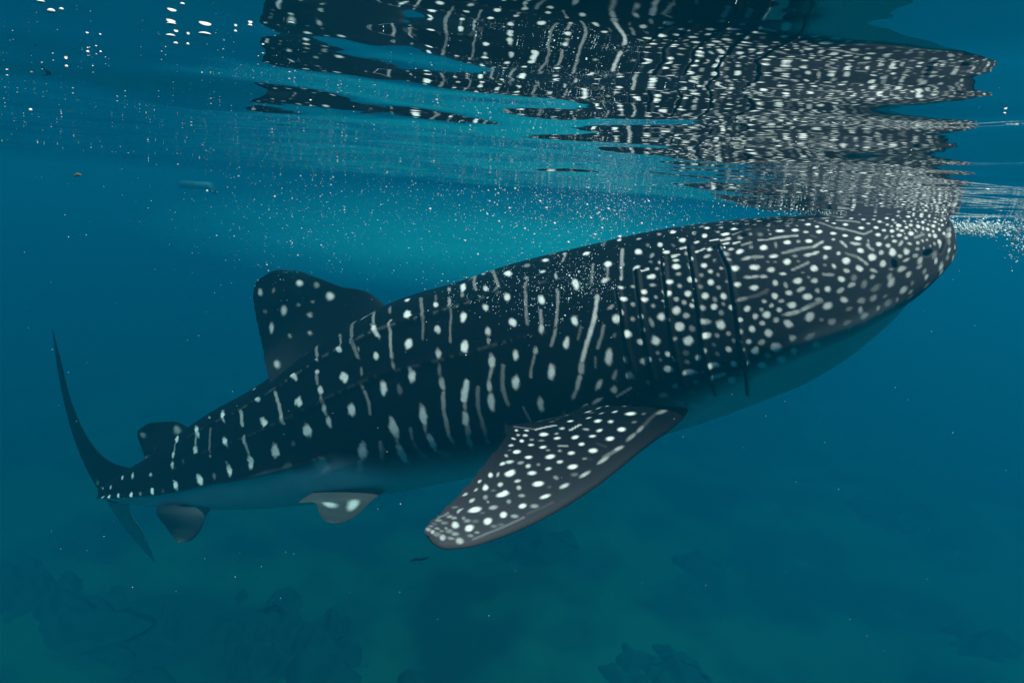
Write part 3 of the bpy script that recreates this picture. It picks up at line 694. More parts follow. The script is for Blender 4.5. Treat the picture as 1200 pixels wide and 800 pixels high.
(0.2609,0.3157,0.2609,0.3157,-650.3,-73.85,157,-406.9,0.392,0.45),
(0.2805,0.313,0.2805,0.313,-470.4,-183.1,370.2,-320.6,0.392,0.45),
(0.2644,0.3046,0.2644,0.3046,-528.3,-66.88,132.2,-346.3,0.392,0.45),
(0.2875,0.3233,0.2875,0.3233,-376.9,-14.98,86.87,-369.7,1,0.45),
(0.2883,0.341,0.2883,0.341,-396.1,-1.02,105.1,-507.3,0.678,0.45),
(0.2786,0.339,0.2786,0.339,-595.8,-46.65,179,-422.6,0.446,0.45),
(0.2265,0.3609,0.2265,0.3609,-647,-41.9,144.3,-338.8,0.933,0.45),
(0.2298,0.3538,0.2298,0.3538,-158.6,-415.4,1038,-117.2,0.114,0.45),
(0.2172,0.348,0.2172,0.348,-413.1,-2.805,24.44,-272.5,1,0.45),
(0.2137,0.362,0.2137,0.362,-410.6,39.58,-165.9,-409.3,0.502,0.45),
(0.211,0.3743,0.211,0.3743,-490.9,40,-137.6,-369.5,0.933,0.45),
(0.2133,0.3368,0.2133,0.3368,-482.8,34.92,-84.96,-317.8,0.74,0.45),
(0.2206,0.3333,0.2206,0.3333,-631.7,-61.52,133.6,-350.5,0.29,0.45),
(0.2265,0.3265,0.2265,0.3265,-552.8,-58.16,118.2,-314.8,0.803,0.45),
(0.2145,0.3202,0.2145,0.3202,-318.1,-152,312.8,-181.7,1,0.45),
(0.2092,0.3107,0.2092,0.3107,-540.7,100.8,-220.1,-323.5,0.392,0.45),
(0.221,0.302,0.221,0.302,-351.3,-132.9,251.4,-208.7,1,0.45),
(0.207,0.2967,0.207,0.2967,-164.5,-215.4,417.5,-88.89,1,0.45),
(0.2142,0.2947,0.2142,0.2947,-220,-302.3,586.8,-123.3,0.29,0.45),
(0.2078,0.329,0.2078,0.329,-701,-65.49,144,-389.3,0.29,0.45),
(0.2045,0.3378,0.2045,0.3378,-727.5,-59.96,197.5,-541.2,0.502,0.45),
(0.2024,0.3168,0.2024,0.3168,-1027,-101.1,196,-566.2,0.29,0.45),
(0.2033,0.3701,0.2033,0.3701,-347.3,-269.4,905.1,-189,0.867,0.45),
(0.2162,0.2847,0.2162,0.2847,-453.3,-59.71,104.9,-270.9,1,0.45),
(0.2085,0.2854,0.2085,0.2854,-390.9,-327.2,635.3,-220.3,0.29,0.45),
(0.2544,0.3211,0.2544,0.3211,17.24,-479.5,1200,-4.71,0.502,0.45),
(0.2554,0.308,0.2554,0.308,-502.5,-458.2,870.6,-328.2,0.74,0.45),
(0.231,0.2997,0.231,0.2997,-856.3,-111.1,193.2,-513.7,0.502,0.45),
(0.2332,0.2925,0.2332,0.2925,-461,-183.5,346.4,-288.6,0.867,0.45),
(0.2225,0.3734,0.2147,0.3771,-2142,-95.27,407.9,-862.6,0.791,0.45),
(0.2101,0.3899,0.2036,0.3902,-2627,-61.69,449.9,-858.8,0.895,0.45),
(0.2007,0.3793,0.1966,0.3803,-1823,-62.28,284.9,-650.5,0.752,0.45),
(0.1935,0.3774,0.1879,0.3796,-1817,-61.04,256.6,-646.6,0.752,0.45),
(0.202,0.387,0.1956,0.3889,-2291,-56.88,356.1,-747.5,0.791,0.45),
(0.1931,0.3955,0.1861,0.4023,-3010,-42.98,388,-853.2,0.382,0.45),
(0.2968,0.2973,0.2968,0.2973,-64.46,-170.3,329.5,-52.09,1,0.45),
(0.2912,0.3046,0.2912,0.3046,-110.1,-284.5,529.1,-85.4,0.933,0.45),
(0.2908,0.274,0.2908,0.274,-249.9,-131.4,234.3,-170,1,0.45),
(0.2837,0.2929,0.2837,0.2929,-245.1,-239.5,423.4,-162.1,0.392,0.45),
(0.2821,0.2598,0.2821,0.2598,-225,-228.7,389.8,-138.5,0.74,0.45),
(0.2762,0.2932,0.2762,0.2932,-126.2,-318.6,593.6,-88.72,0.867,0.45),
(0.2771,0.2743,0.2771,0.2743,-78.51,-321.2,604.6,-49.57,0.867,0.45),
(0.2599,0.2863,0.2599,0.2863,-243.7,-141.7,257.1,-157.9,1,0.45),
(0.2686,0.2819,0.2686,0.2819,-30.07,-158.7,610.9,-37.5,0.29,0.45),
(0.2539,0.3001,0.2539,0.3001,-106.6,-387.9,786.4,-74.62,0.502,0.45),
(0.2549,0.2812,0.2549,0.2812,-387.9,-247.7,451.5,-248.4,0.867,0.45),
(0.2465,0.291,0.2465,0.291,-142.6,-185.7,342.5,-87.43,1,0.45),
(0.2398,0.2809,0.2398,0.2809,-303.4,-188.5,342.2,-184,0.502,0.45),
(0.2468,0.2676,0.2468,0.2676,-167.8,-160.7,281.8,-97.02,1,0.45),
(0.2376,0.2605,0.2376,0.2605,-179,-218.8,427.3,-108.1,0.29,0.45),
(0.2688,0.2564,0.2688,0.2564,-221.9,-116.3,198,-137,1,0.45),
(0.2535,0.2529,0.2535,0.2529,-452.1,32.52,-97.4,-361.6,0.242,0.45),
(0.2435,0.2451,0.2435,0.2451,-273.8,-43.92,74.67,-173.3,1,0.45),
(0.2625,0.2338,0.2625,0.2338,-458.7,-79.76,122,-283,1,0.45),
(0.2703,0.2393,0.2703,0.2393,-329.1,-331.6,590.3,-196.7,0.29,0.45),
(0.2701,0.2286,0.2701,0.2286,-369.5,-372.3,674.3,-215.4,0.197,0.45),
(0.2665,0.2132,0.2665,0.2132,-319.4,-45.07,64.79,-211.8,0.933,0.45),
(0.2791,0.2339,0.2791,0.2339,-283.2,-216.1,385.2,-175.3,0.933,0.45),
(0.2842,0.2321,0.2842,0.2321,-234.3,-172,318.1,-151.6,0.618,0.45),
(0.2583,0.2236,0.2583,0.2236,-100.8,-265.9,603.6,-54.53,0.803,0.45),
(0.251,0.1997,0.251,0.1997,-210,-39.21,109.4,-198.9,1,0.45),
(0.2492,0.2156,0.2492,0.2156,-337.6,-207.8,449.3,-216.2,0.197,0.45),
(0.2392,0.2179,0.2392,0.2179,-425.1,-73.15,117,-245.6,0.803,0.45),
(0.2473,0.2289,0.2473,0.2289,-350,-181.3,332.8,-211.5,0.114,0.45),
(0.2483,0.177,0.2483,0.177,-316.7,-83.94,283.8,-180.2,0.29,0.45),
(0.2661,0.1823,0.2661,0.1823,-429.7,-83.71,133.7,-191.8,0.392,0.45),
(0.2552,0.1551,0.2552,0.1551,-371,-76.8,339.8,-172.7,0.114,0.45),
(0.2245,0.2864,0.2245,0.2864,-459.2,-62.78,110.2,-286.2,0.392,0.45),
(0.2262,0.2666,0.2262,0.2666,-216.9,-31.6,105.9,-259.7,0.502,0.45),
(0.2144,0.2567,0.2144,0.2567,-253.9,-101.2,191.8,-149.5,1,0.45),
(0.2115,0.2739,0.2115,0.2739,-403.9,-184.1,363,-242.6,0.29,0.45),
(0.2279,0.2469,0.2279,0.2469,-309.7,-16.15,25.78,-226.9,1,0.45),
(0.2196,0.2427,0.2196,0.2427,-387.1,-188,365.4,-235.9,0.34,0.45),
(0.2329,0.227,0.2329,0.227,-400.9,-172,331.9,-247.3,0.618,0.45),
(0.2235,0.2164,0.2235,0.2164,-214.2,-264.8,566.8,-124.1,0.154,0.45),
(0.23,0.2004,0.23,0.2004,-198.7,-34.32,120.6,-210.5,1,0.45),
(0.2349,0.1787,0.2243,0.1766,-583.8,-94.96,173.3,-188,0.585,0.45),
(0.2459,0.1186,0.2459,0.1186,-187,-79.37,383.9,-38.82,0.29,0.45),
(0.2336,0.09291,0.2336,0.09291,-441.6,-88.63,445.9,-136.8,0.154,0.45),
(0.2974,0.2411,0.2974,0.2411,-20.95,-243.7,491.6,-0.2057,0.392,0.45),
(0.2988,0.2174,0.2988,0.2174,-289.3,4.897,-45.66,-210.6,0.803,0.45),
(0.2863,0.2005,0.2863,0.2005,-192.3,-238.7,491.4,-83.41,0.242,0.45),
(0.2241,0.2309,0.2241,0.2309,-319.1,-302.8,605.7,-191.8,0.114,0.45),
(0.2071,0.2293,0.2071,0.2293,-269.7,-250,539,-177.6,0.197,0.45),
(0.2985,0.1875,0.2982,0.186,-2634,-565.6,686.2,-1244,0.089,0.45),
(0.27,0.1343,0.27,0.1343,-225,-46.94,245.8,-114.9,0.34,0.45),
(0.2602,0.1096,0.2602,0.1096,-178.9,-46.88,345.5,-89.25,0.34,0.45),
(0.2779,0.1693,0.2779,0.1693,-240.1,-52.4,175.6,-182.6,0.392,0.45),
(0.399,0.4353,0.399,0.4353,-318.3,44.88,118.7,-108.8,1,0.45),
(0.3943,0.372,0.3943,0.372,2.658,-187.8,425.1,-47.83,1,0.45),
(0.39,0.3295,0.39,0.3295,43.86,-169.8,365.3,0.04602,0.933,0.45),
(0.3823,0.4473,0.3823,0.4473,-348.8,62.05,58.08,-128.6,0.242,0.45),
(0.3777,0.4041,0.3777,0.4041,-506.6,80.93,39.42,-227.1,0.29,0.45),
(0.3759,0.398,0.3767,0.3777,-830.3,-5.671,189.4,-464,0.204,0.45),
(0.3767,0.3778,0.3764,0.3537,-818.3,5.522,209.9,-440.4,0.204,0.45),
(0.3764,0.3537,0.3766,0.3223,-822.4,-37.06,205.6,-497.3,0.204,0.45),
(0.3645,0.4503,0.3645,0.4503,-365.2,57.74,98.45,-135.1,0.867,0.45),
(0.3625,0.4099,0.3625,0.4099,-368.3,68.03,-27.29,-289.8,0.867,0.45),
(0.3615,0.3526,0.3615,0.3526,31.55,-147.2,366.3,-17.18,1,0.45),
(0.363,0.3367,0.3632,0.3173,-723.4,-48.86,173,-451.5,0.282,0.45),
(0.3466,0.4598,0.3466,0.4598,-521.6,90.1,10.88,-133.7,0.502,0.45),
(0.3476,0.389,0.3476,0.389,58.59,-158.1,823.1,-97.16,0.392,0.45),
(0.346,0.3609,0.346,0.3609,47.64,-245.5,649.6,-38.24,0.392,0.45),
(0.3456,0.3562,0.3467,0.3358,-823.8,-33.26,196.9,-484.1,0.282,0.45),
(0.3467,0.3358,0.3499,0.3124,-833,-67.3,196.1,-523,0.282,0.45),
(0.3443,0.4235,0.3438,0.4486,-1087,125.1,267.4,-310,0.282,0.45),
(0.3286,0.3659,0.3286,0.3659,37.59,-134.9,394.4,-14.79,1,0.45),
(0.3213,0.4314,0.3213,0.4314,-323,55.33,-43.86,-133.5,1,0.45),
(0.3333,0.3092,0.3333,0.3092,-24.11,-156,406.3,-40.09,1,0.45),
(0.2988,0.3899,0.2988,0.3899,-322.3,35.09,-4.441,-174.4,0.933,0.45),
(0.3024,0.3598,0.3024,0.3598,-274,54.16,-126.5,-264,0.74,0.45),
(0.2988,0.3856,0.2997,0.3637,-1006,-14.91,243.7,-476.6,0.233,0.45),
(0.2862,0.4171,0.2869,0.3594,-761,-2.725,184.1,-327.4,0.282,0.45),
(0.3102,0.3345,0.3102,0.3345,76.37,-180.6,504.9,37.95,0.502,0.45),
(0.3111,0.3304,0.3142,0.3142,-674.7,-63.56,165.6,-406.6,0.636,0.45),
(0.3142,0.3142,0.3169,0.3,-676.1,-79.74,165.2,-420.7,0.636,0.45),
(0.2998,0.3166,0.2998,0.3166,-304.4,71.46,-249.8,-436.7,0.392,0.45),
(0.3124,0.3959,0.3141,0.3622,-846.8,-9.078,205,-414.2,0.204,0.45),
(0.3073,0.4649,0.3073,0.4649,-117.2,54.71,-725.1,27.18,0.154,0.45),
(0.3636,0.4993,0.3636,0.4993,-5.232,-44.66,785.8,-140.3,0.154,0.45),
(0.3762,0.326,0.3762,0.326,38.34,-165.9,828.9,5.329,0.154,0.45),
(0.3642,0.3091,0.3642,0.3091,57.83,-159,492,49.51,0.618,0.45),
(0.3922,0.2818,0.3922,0.2818,57.14,-154,398.1,60.29,0.933,0.45),
(0.3987,0.244,0.3987,0.244,39.49,-108.5,291.2,60.16,1,0.45),
(0.3731,0.2814,0.3731,0.2814,90.8,-163.4,523.7,122.1,0.446,0.45),
(0.3752,0.2742,0.3809,0.2581,-808.6,-134.2,186.4,-533.7,0.263,0.45),
(0.3809,0.2581,0.3835,0.2468,-800.6,-148.6,183.2,-525.5,0.263,0.45),
(0.3443,0.2822,0.3443,0.2822,100.6,-127.9,354.6,115.3,1,0.45),
(0.3633,0.248,0.3633,0.248,51.86,-108.2,303.3,71.6,1,0.45),
(0.383,0.2041,0.383,0.2041,12.66,-89.13,369,59.28,0.678,0.45),
(0.3492,0.3168,0.3533,0.2962,-708.9,-76.11,164.6,-457.1,0.282,0.45),
(0.3533,0.2962,0.3582,0.2831,-710.9,-93.51,162.6,-463.5,0.282,0.45),
(0.3151,0.3079,0.3211,0.2903,-571.5,-72,139.1,-358.9,0.688,0.45),
(0.3211,0.2903,0.3286,0.2695,-571.2,-86.29,136.8,-362.3,0.688,0.45),
(0.3286,0.2695,0.3343,0.2538,-570.1,-95.56,133.7,-359.4,0.688,0.45),
(0.3372,0.2429,0.3372,0.2429,48.08,-100.2,458.4,102.7,0.446,0.45),
(0.3403,0.2317,0.3467,0.2152,-568.3,-113.8,126,-338.7,0.483,0.45),
(0.3499,0.2088,0.3499,0.2088,107.3,-80.13,470.7,238.1,0.392,0.45),
(0.3655,0.1829,0.3655,0.1829,297.1,-210.9,520.7,257.1,0.114,0.45),
(0.3089,0.2935,0.3128,0.2793,-743.3,-107.7,180.6,-466,0.233,0.45),
(0.3128,0.2793,0.3186,0.2658,-741.3,-117.3,179,-465.6,0.233,0.45),
(0.3226,0.2534,0.325,0.2402,-1035,-185.7,244.7,-638.8,0.136,0.45),
(0.3113,0.25,0.3113,0.25,46.07,-102.3,323.2,64.48,0.74,0.45),
(0.3269,0.2145,0.3269,0.2145,137.3,-97.79,385.7,198.4,0.678,0.45),
(0.3109,0.2234,0.3109,0.2234,137.8,-109.1,486.1,232.5,0.29,0.45),
(0.3021,0.2771,0.3021,0.2771,-256.5,188.3,-515.4,-272.6,0.154,0.45),
(0.3161,0.2021,0.3161,0.2021,201.2,-142.1,311.1,147.8,0.678,0.45),
(0.4052,0.271,0.4111,0.2445,-772.1,-151.6,199.6,-519.3,0.233,0.45),
(0.4111,0.2445,0.4136,0.2242,-761.8,-173.3,192,-503.2,0.233,0.45),
(0.4131,0.219,0.4131,0.219,-65.14,-163.9,750.9,-70.08,0.154,0.45),
(0.4,0.2057,0.3987,0.1762,-903.3,-245,203.4,-532.1,0.185,0.45),
(0.3287,0.2992,0.3334,0.2831,-1017,-136.9,242.1,-650,0.136,0.45),
(0.3159,0.1907,0.3019,0.1984,-1039,-225.2,259,-526,0.382,0.45),
(0.343,0.1888,0.3519,0.1803,-850.6,-193.5,189.8,-433.9,0.585,0.45),
(0.3332,0.191,0.3332,0.191,-208.3,14.55,-222.1,-411.4,0.74,0.45),
(0.5147,0.4631,0.5147,0.4631,-361.8,89.83,-48.88,-74.05,1,0.45),
(0.5025,0.4,0.5025,0.4,59.73,-82.03,285.2,-51.39,1,0.45),
(0.4987,0.3427,0.4987,0.3427,89.21,-128.9,261,41.15,1,0.45),
(0.5604,0.526,0.5604,0.526,-327.2,35.47,298.2,-130.6,0.867,0.45),
(0.5279,0.4401,0.5279,0.4401,114.1,-70.45,663.1,-107.7,0.197,0.45),
(0.521,0.4,0.5187,0.3708,-670.7,-97.2,206.9,-524,0.332,0.45),
(0.5187,0.3708,0.5181,0.3275,-656,-6.077,193.2,-406.4,0.332,0.45),
(0.4965,0.4474,0.4823,0.3825,-543.5,84.06,146.4,-236.2,0.185,0.45),
(0.4825,0.3806,0.4824,0.3435,-724.6,23.73,191.4,-454.8,0.136,0.45),
(0.4716,0.4075,0.4716,0.4075,30.84,-130.3,401,-90.44,0.803,0.45),
(0.4755,0.4308,0.4755,0.4308,66.29,-80.23,699.4,-138.5,0.114,0.45),
(0.4657,0.3548,0.4657,0.3548,78.36,-170,340.4,-0.7538,0.678,0.45),
(0.4662,0.3143,0.4662,0.3143,54.16,-131.8,350.3,0.3661,0.502,0.45),
(0.4643,0.452,0.4643,0.452,104.6,-105.5,474.8,-98.99,0.392,0.45),
(0.4545,0.4003,0.4545,0.4003,57.13,-68.13,560.4,-94.29,0.34,0.45),
(0.4503,0.3807,0.4525,0.327,-925.9,-5.153,287.9,-572.7,0.185,0.45),
(0.4455,0.4386,0.4455,0.4386,103.5,-77.6,366.9,-59.01,1,0.45),
(0.442,0.4122,0.442,0.4122,110.6,-133.1,514.6,-66.49,0.242,0.45),
(0.4371,0.3607,0.4371,0.3607,71.81,-131.7,319.2,-1.373,1,0.45),
(0.4383,0.3141,0.4383,0.3141,60.29,-115.1,299.3,24.19,1,0.45),
(0.4482,0.5154,0.4293,0.4189,-678.2,117.8,198.3,-174.1,0.233,0.45),
(0.4339,0.4913,0.4339,0.4913,-553,92.6,233.2,-200.5,0.392,0.45),
(0.4174,0.4077,0.4174,0.4077,-29.87,-130.6,477,-110.2,0.803,0.45),
(0.4149,0.3656,0.4149,0.3656,-32.99,-193.5,441.1,-88.88,0.74,0.45),
(0.4136,0.3252,0.4136,0.3252,43.89,-148.2,433.3,5.493,0.678,0.45),
(0.4147,0.3109,0.4147,0.3109,46.71,-169.6,745.8,12.99,0.29,0.45),
(0.4147,0.2883,0.4147,0.2883,39.23,-216.9,471.1,23.67,0.29,0.45),
(0.4263,0.5032,0.4047,0.4051,-723.7,106.6,228.6,-199.7,0.233,0.45),
(0.4057,0.3979,0.4057,0.3979,202.7,-85.72,493.5,32.15,0.154,0.45),
(0.5335,0.3799,0.5335,0.3799,62.65,-165,681,65.34,0.197,0.45),
(0.535,0.3373,0.535,0.3373,6.903,-165.7,364.6,-53.23,0.867,0.45),
(0.5327,0.2841,0.5327,0.2841,33.08,-102.1,270.8,37.77,1,0.45),
(0.4986,0.2925,0.4986,0.2925,26.38,-100.7,281.2,40.17,1,0.45),
(0.5155,0.2755,0.5155,0.2755,13.2,-135.5,419.1,23.87,0.154,0.45),
(0.4686,0.2892,0.4686,0.2892,40.94,-112.2,491.2,80.02,0.154,0.45),
(0.4694,0.2686,0.4694,0.2686,11.79,-104.2,396.9,27.77,0.502,0.45),
(0.4707,0.2558,0.4757,0.2306,-500.8,-111.4,115.4,-340,0.402,0.45),
(0.4758,0.2306,0.4785,0.2089,-504.1,-127.3,109.2,-324.7,0.402,0.45),
(0.4785,0.2089,0.4815,0.1886,-505.4,-140.6,104.1,-302.7,0.402,0.45),
(0.4814,0.1812,0.4814,0.1812,-55.56,-110.8,491.4,-2.398,0.31,0.45),
(0.4446,0.2618,0.4524,0.2385,-362.1,-79.19,94.01,-243.3,1,0.45),
(0.4542,0.2283,0.4542,0.2283,38.25,-150.1,612.9,117.9,0.392,0.45),
(0.4585,0.2089,0.4585,0.2089,20.28,-97.41,336.6,68.66,0.933,0.45),
(0.4618,0.1891,0.4618,0.1891,10.34,-78.29,373.2,75.38,0.34,0.45),
(0.4656,0.1689,0.4656,0.1689,-5.339,-79.07,374.7,64.28,0.34,0.45),
(0.5367,0.2194,0.5367,0.2194,-2.322,-66.54,235.5,24.92,0.933,0.45),
(0.5406,0.1969,0.5406,0.1969,-2.192,-160.3,495.5,87.7,0.29,0.45),
(0.5436,0.1714,0.5436,0.1714,-20.03,-57.6,233.1,19.29,0.678,0.45),
(0.4988,0.2281,0.4988,0.2281,8.233,-71.78,259.8,41.43,1,0.45),
(0.502,0.2075,0.502,0.2075,15.45,-140.8,554.5,110.1,0.392,0.45),
(0.5025,0.1818,0.5025,0.1818,-38.58,-72.61,280.2,-10.01,0.74,0.45),
(0.4974,0.1586,0.4974,0.1586,-101.4,-56.01,169.7,-117.4,0.114,0.45),
(0.5182,0.2125,0.5217,0.1952,-506.2,-164.7,110.3,-350.5,0.233,0.45),
(0.5226,0.1808,0.5226,0.1808,-45.56,-101.1,406.2,-5.485,0.154,0.45),
(0.5207,0.1641,0.5207,0.1641,-81.25,-89.69,340.2,-74.33,0.154,0.45),
(0.5648,0.1847,0.5648,0.1847,27.2,-62.52,311.9,128.3,0.154,0.45),
(0.4156,0.2802,0.4156,0.2802,43.3,-107.4,375.9,63.22,0.678,0.45),
(0.4175,0.2715,0.4222,0.2581,-745.5,-144.2,200.7,-504.6,0.382,0.45),
(0.4245,0.248,0.4245,0.248,35.35,-115.4,468.1,83.25,0.618,0.45),
(0.4278,0.2249,0.4278,0.2249,11.63,-73.43,342.7,51.04,0.803,0.45),
(0.4356,0.2505,0.4419,0.2236,-522.5,-121.9,134.5,-344.3,0.204,0.45),
(0.4419,0.2236,0.4441,0.1988,-521.9,-138.7,127.2,-323.5,0.204,0.45),
(0.4441,0.1989,0.4491,0.1614,-521.9,-155.5,119.1,-281.3,0.204,0.45),
(0.4063,0.2721,0.4129,0.239,-536.5,-107.2,138.7,-360.5,0.185,0.45),
(0.413,0.239,0.4126,0.2149,-528.5,-126.1,131.3,-344.6,0.185,0.45),
(0.425,0.1752,0.425,0.1752,17.2,-92.8,308.3,70.28,0.154,0.45),
(0.5174,0.3278,0.5174,0.3278,85.63,-138.8,540.9,81.97,0.154,0.45),
(0.5169,0.3148,0.5169,0.3148,-4.37,-105.3,580.9,-130,0.154,0.45),
(0.5731,0.139,0.5731,0.139,-123.2,-53.59,85.38,-159.1,0.057,0.45),
(0.5778,0.3792,0.5778,0.3792,-48.34,-212.8,315.4,-107.6,1,0.45),
(0.5848,0.4292,0.5848,0.4292,68.17,-114.9,548.6,-154,0.197,0.45),
(0.5827,0.4181,0.5763,0.386,-837.3,118.4,475,-404.2,0.233,0.45),
(0.5859,0.5231,0.5562,0.3507,-601.3,153,164.8,-181.8,0.165,0.45),
(0.5367,0.3897,0.5367,0.3897,54.99,-71.21,417.2,-105.8,0.867,0.45),
(0.5489,0.4606,0.5408,0.4119,-702.1,121.3,312.2,-219.8,0.282,0.45),
(0.6098,0.3857,0.6098,0.3857,-197.4,-114.1,495.5,-244.5,0.392,0.45),
(0.6383,0.5342,0.6124,0.4021,-499.5,85.89,271.8,-157,0.233,0.45),
(0.6367,0.5259,0.6367,0.5259,45.88,-97.33,660.1,-155.6,0.392,0.45),
(0.6658,0.5015,0.6658,0.5015,-263.2,82.27,-203.6,-12.73,0.502,0.45),
(0.5546,0.3635,0.5546,0.3635,135.5,-231.6,791,-46.65,0.197,0.45),
(0.646,0.3857,0.646,0.3857,35.93,-101.2,311.9,-84.02,0.933,0.45),
(0.6423,0.3249,0.6423,0.3249,67.27,-107.8,217.3,16.92,1,0.45),
(0.6108,0.3622,0.6108,0.3622,-1.326,-181.5,432.2,-120.1,0.678,0.45),
(0.6118,0.3558,0.612,0.3376,-492,-36.2,283,-349.1,0.233,0.45),
(0.6093,0.3246,0.6093,0.3246,75.09,-138.4,311.1,13.19,0.803,0.45),
(0.6091,0.306,0.6091,0.306,44.68,-107.8,447,18.07,0.197,0.45),
(0.6104,0.2902,0.6104,0.2902,59.88,-157.2,346.4,43.5,0.618,0.45),
(0.6105,0.2813,0.6105,0.2813,25.53,-175.1,535.3,0.7661,0.29,0.45),
(0.6103,0.2652,0.6103,0.2652,29.3,-107.5,284.7,37.87,0.74,0.45),
(0.5754,0.3237,0.5754,0.3237,51.2,-119.8,220.8,1.816,1,0.45),
(0.5772,0.2686,0.5772,0.2686,33.49,-95.65,231.2,41.47,1,0.45),
(0.5529,0.3218,0.5529,0.3218,70.42,-133.1,589.3,35.98,0.197,0.45),
(0.5554,0.2959,0.5554,0.2959,18.9,-262.8,519.3,28.55,0.242,0.45),
(0.5548,0.2889,0.5534,0.2707,-563.8,-131.6,209.9,-429.7,0.282,0.45),
(0.5534,0.2707,0.5569,0.2522,-556.9,-151.5,197.9,-424.7,0.282,0.45),
(0.5867,0.1971,0.5867,0.1971,24.98,-67.63,186.8,67,0.933,0.45),
(0.6025,0.1676,0.6025,0.1676,26.9,-53.02,256.2,113.8,0.392,0.45),
(0.5604,0.2032,0.5692,0.1766,-458.1,-186.1,130.9,-301.9,0.282,0.45),
(0.6421,0.2658,0.6421,0.2658,32.82,-80.45,185.3,36.35,1,0.45),
(0.6951,0.2512,0.6951,0.2512,24.69,-71.03,203.8,38.69,1,0.45),
(0.699,0.3198,0.699,0.3198,51.19,-102.6,231.1,-5.284,1,0.45),
(0.7045,0.3818,0.7045,0.3818,-60.42,-153.9,288.9,-112.8,0.867,0.45),
(0.7253,0.4682,0.7253,0.4682,-389.4,104.4,-222.5,-31.64,0.502,0.45),
(0.6763,0.3727,0.6721,0.34,-373.1,-12.81,217.6,-248.6,0.432,0.45),
(0.6721,0.3399,0.6709,0.2992,-379.9,-32.14,192.6,-268.4,0.432,0.45),
(0.7348,0.3767,0.7348,0.3767,97.53,-226.8,443.4,8.998,0.502,0.45),
(0.734,0.3742,0.7334,0.3396,-411.4,-8.66,209.4,-245,0.432,0.45),
(0.7337,0.2998,0.7337,0.2998,33.8,-104.9,333.1,70.7,0.74,0.45),
(0.734,0.2887,0.7344,0.2618,-523.3,-104.9,176.4,-331.6,0.282,0.45),
(0.7353,0.2436,0.7353,0.2436,3.672,-69.07,254.7,17.18,0.867,0.45),
(0.6677,0.2522,0.6677,0.2522,41.83,-197.4,372.7,50.61,0.114,0.45),
(0.6454,0.1923,0.6454,0.1923,-66.82,-50.78,78.42,-33.8,0.559,0.45),
(0.6911,0.1963,0.6911,0.1963,-61.64,-63.78,115.7,6.304,0.197,0.45),
(0.768,0.4009,0.768,0.4009,77.28,-50.98,368.1,-43.68,0.933,0.45),
(0.7652,0.3122,0.7652,0.3122,44.31,-80.13,293.4,-20.26,1,0.45),
(0.7715,0.2367,0.7715,0.2367,-7.684,-72.74,228.2,-8.472,1,0.45),
(0.7346,0.3703,0.7332,0.3365,-519.3,-16.68,260.2,-313.7,0.483,0.45),
(0.7356,0.2892,0.7331,0.2658,-685.6,-135.2,234.2,-435.8,0.382,0.45),
(0.8119,0.391,0.8119,0.391,155.9,-51.91,311.3,-22.82,0.933,0.45),
(0.8127,0.3769,0.8151,0.3429,-619.4,-16.49,334.7,-291,0.382,0.45),
(0.8169,0.3242,0.8169,0.3242,54.53,-78.17,283.9,10.91,1,0.45),
(0.8228,0.2293,0.8228,0.2293,4.136,-75.44,239.7,-31.28,1,0.45),
(0.7877,0.3713,0.7933,0.297,-643.3,-49.37,269.5,-352.4,0.185,0.45),
(0.795,0.287,0.795,0.287,53.98,-230.5,670.2,29.16,0.392,0.45),
(0.7976,0.2282,0.7976,0.2282,20.77,-134.4,376.9,-21.73,0.154,0.45),
(0.851,0.4249,0.851,0.4249,142,-42.41,323.3,-6.239,0.933,0.45),
(0.851,0.3984,0.8547,0.361,-766.2,-79.51,487.6,-392.2,0.382,0.45),
(0.8575,0.3466,0.8575,0.3466,115.5,-68.77,422.7,51.74,0.933,0.45),
(0.8621,0.3057,0.8621,0.3057,74.44,-67.29,412.2,54.24,0.933,0.45),
(0.8657,0.2293,0.8657,0.2293,11.49,-75.93,284.2,-38.46,1,0.45),
(0.8418,0.3015,0.8418,0.3015,50.4,-105.7,498.5,55.67,0.114,0.45),
(0.9042,0.3078,0.9042,0.3078,120.7,-73.95,434.8,46.94,0.74,0.45),
(0.9081,0.2257,0.9081,0.2257,24.72,-97.71,426,-54.86,1,0.45),
(0.9366,0.3539,0.9366,0.3539,120.4,-41.99,512.3,26.21,0.867,0.45),
(0.9424,0.2182,0.9424,0.2182,17.62,-88.88,516.3,-43.12,1,0.45),
(0.9277,0.2216,0.9277,0.2216,6.172,-163.8,622,-102,0.197,0.45),
(0.9549,0.3752,0.9549,0.3752,217.6,-46.19,511.8,20.99,0.803,0.45),
(0.9636,0.2246,0.9636,0.2246,57.96,-104.8,582.1,-84.3,0.867,0.45),
(0.9763,0.3255,0.9763,0.3255,199.8,-41.1,532.6,26.25,0.74,0.45),
(0.9786,0.2185,0.9786,0.2185,65.6,-80.44,572.8,-30.45,0.867,0.45),
(0.9915,0.3689,0.9915,0.3689,143.1,-40.88,1023,-42.07,0.502,0.45),
(0.9923,0.205,0.9923,0.205,224.8,9.866,743,175.7,0.74,0.45),
(1.006,0.5457,1.006,0.5457,-308.5,-4.428,1069,-76.97,0.392,0.45),
(0.7935,0.4292,0.7935,0.4292,-91.4,-71.92,766.2,-178.7,0.392,0.45),
(0.7741,0.1692,0.7741,0.1692,-75.59,-59.82,111.8,-15.45,0.154,0.45),
(0.8876,0.2162,0.8876,0.2162,-16.04,-142.3,416.8,-36.91,0.057,0.45)]
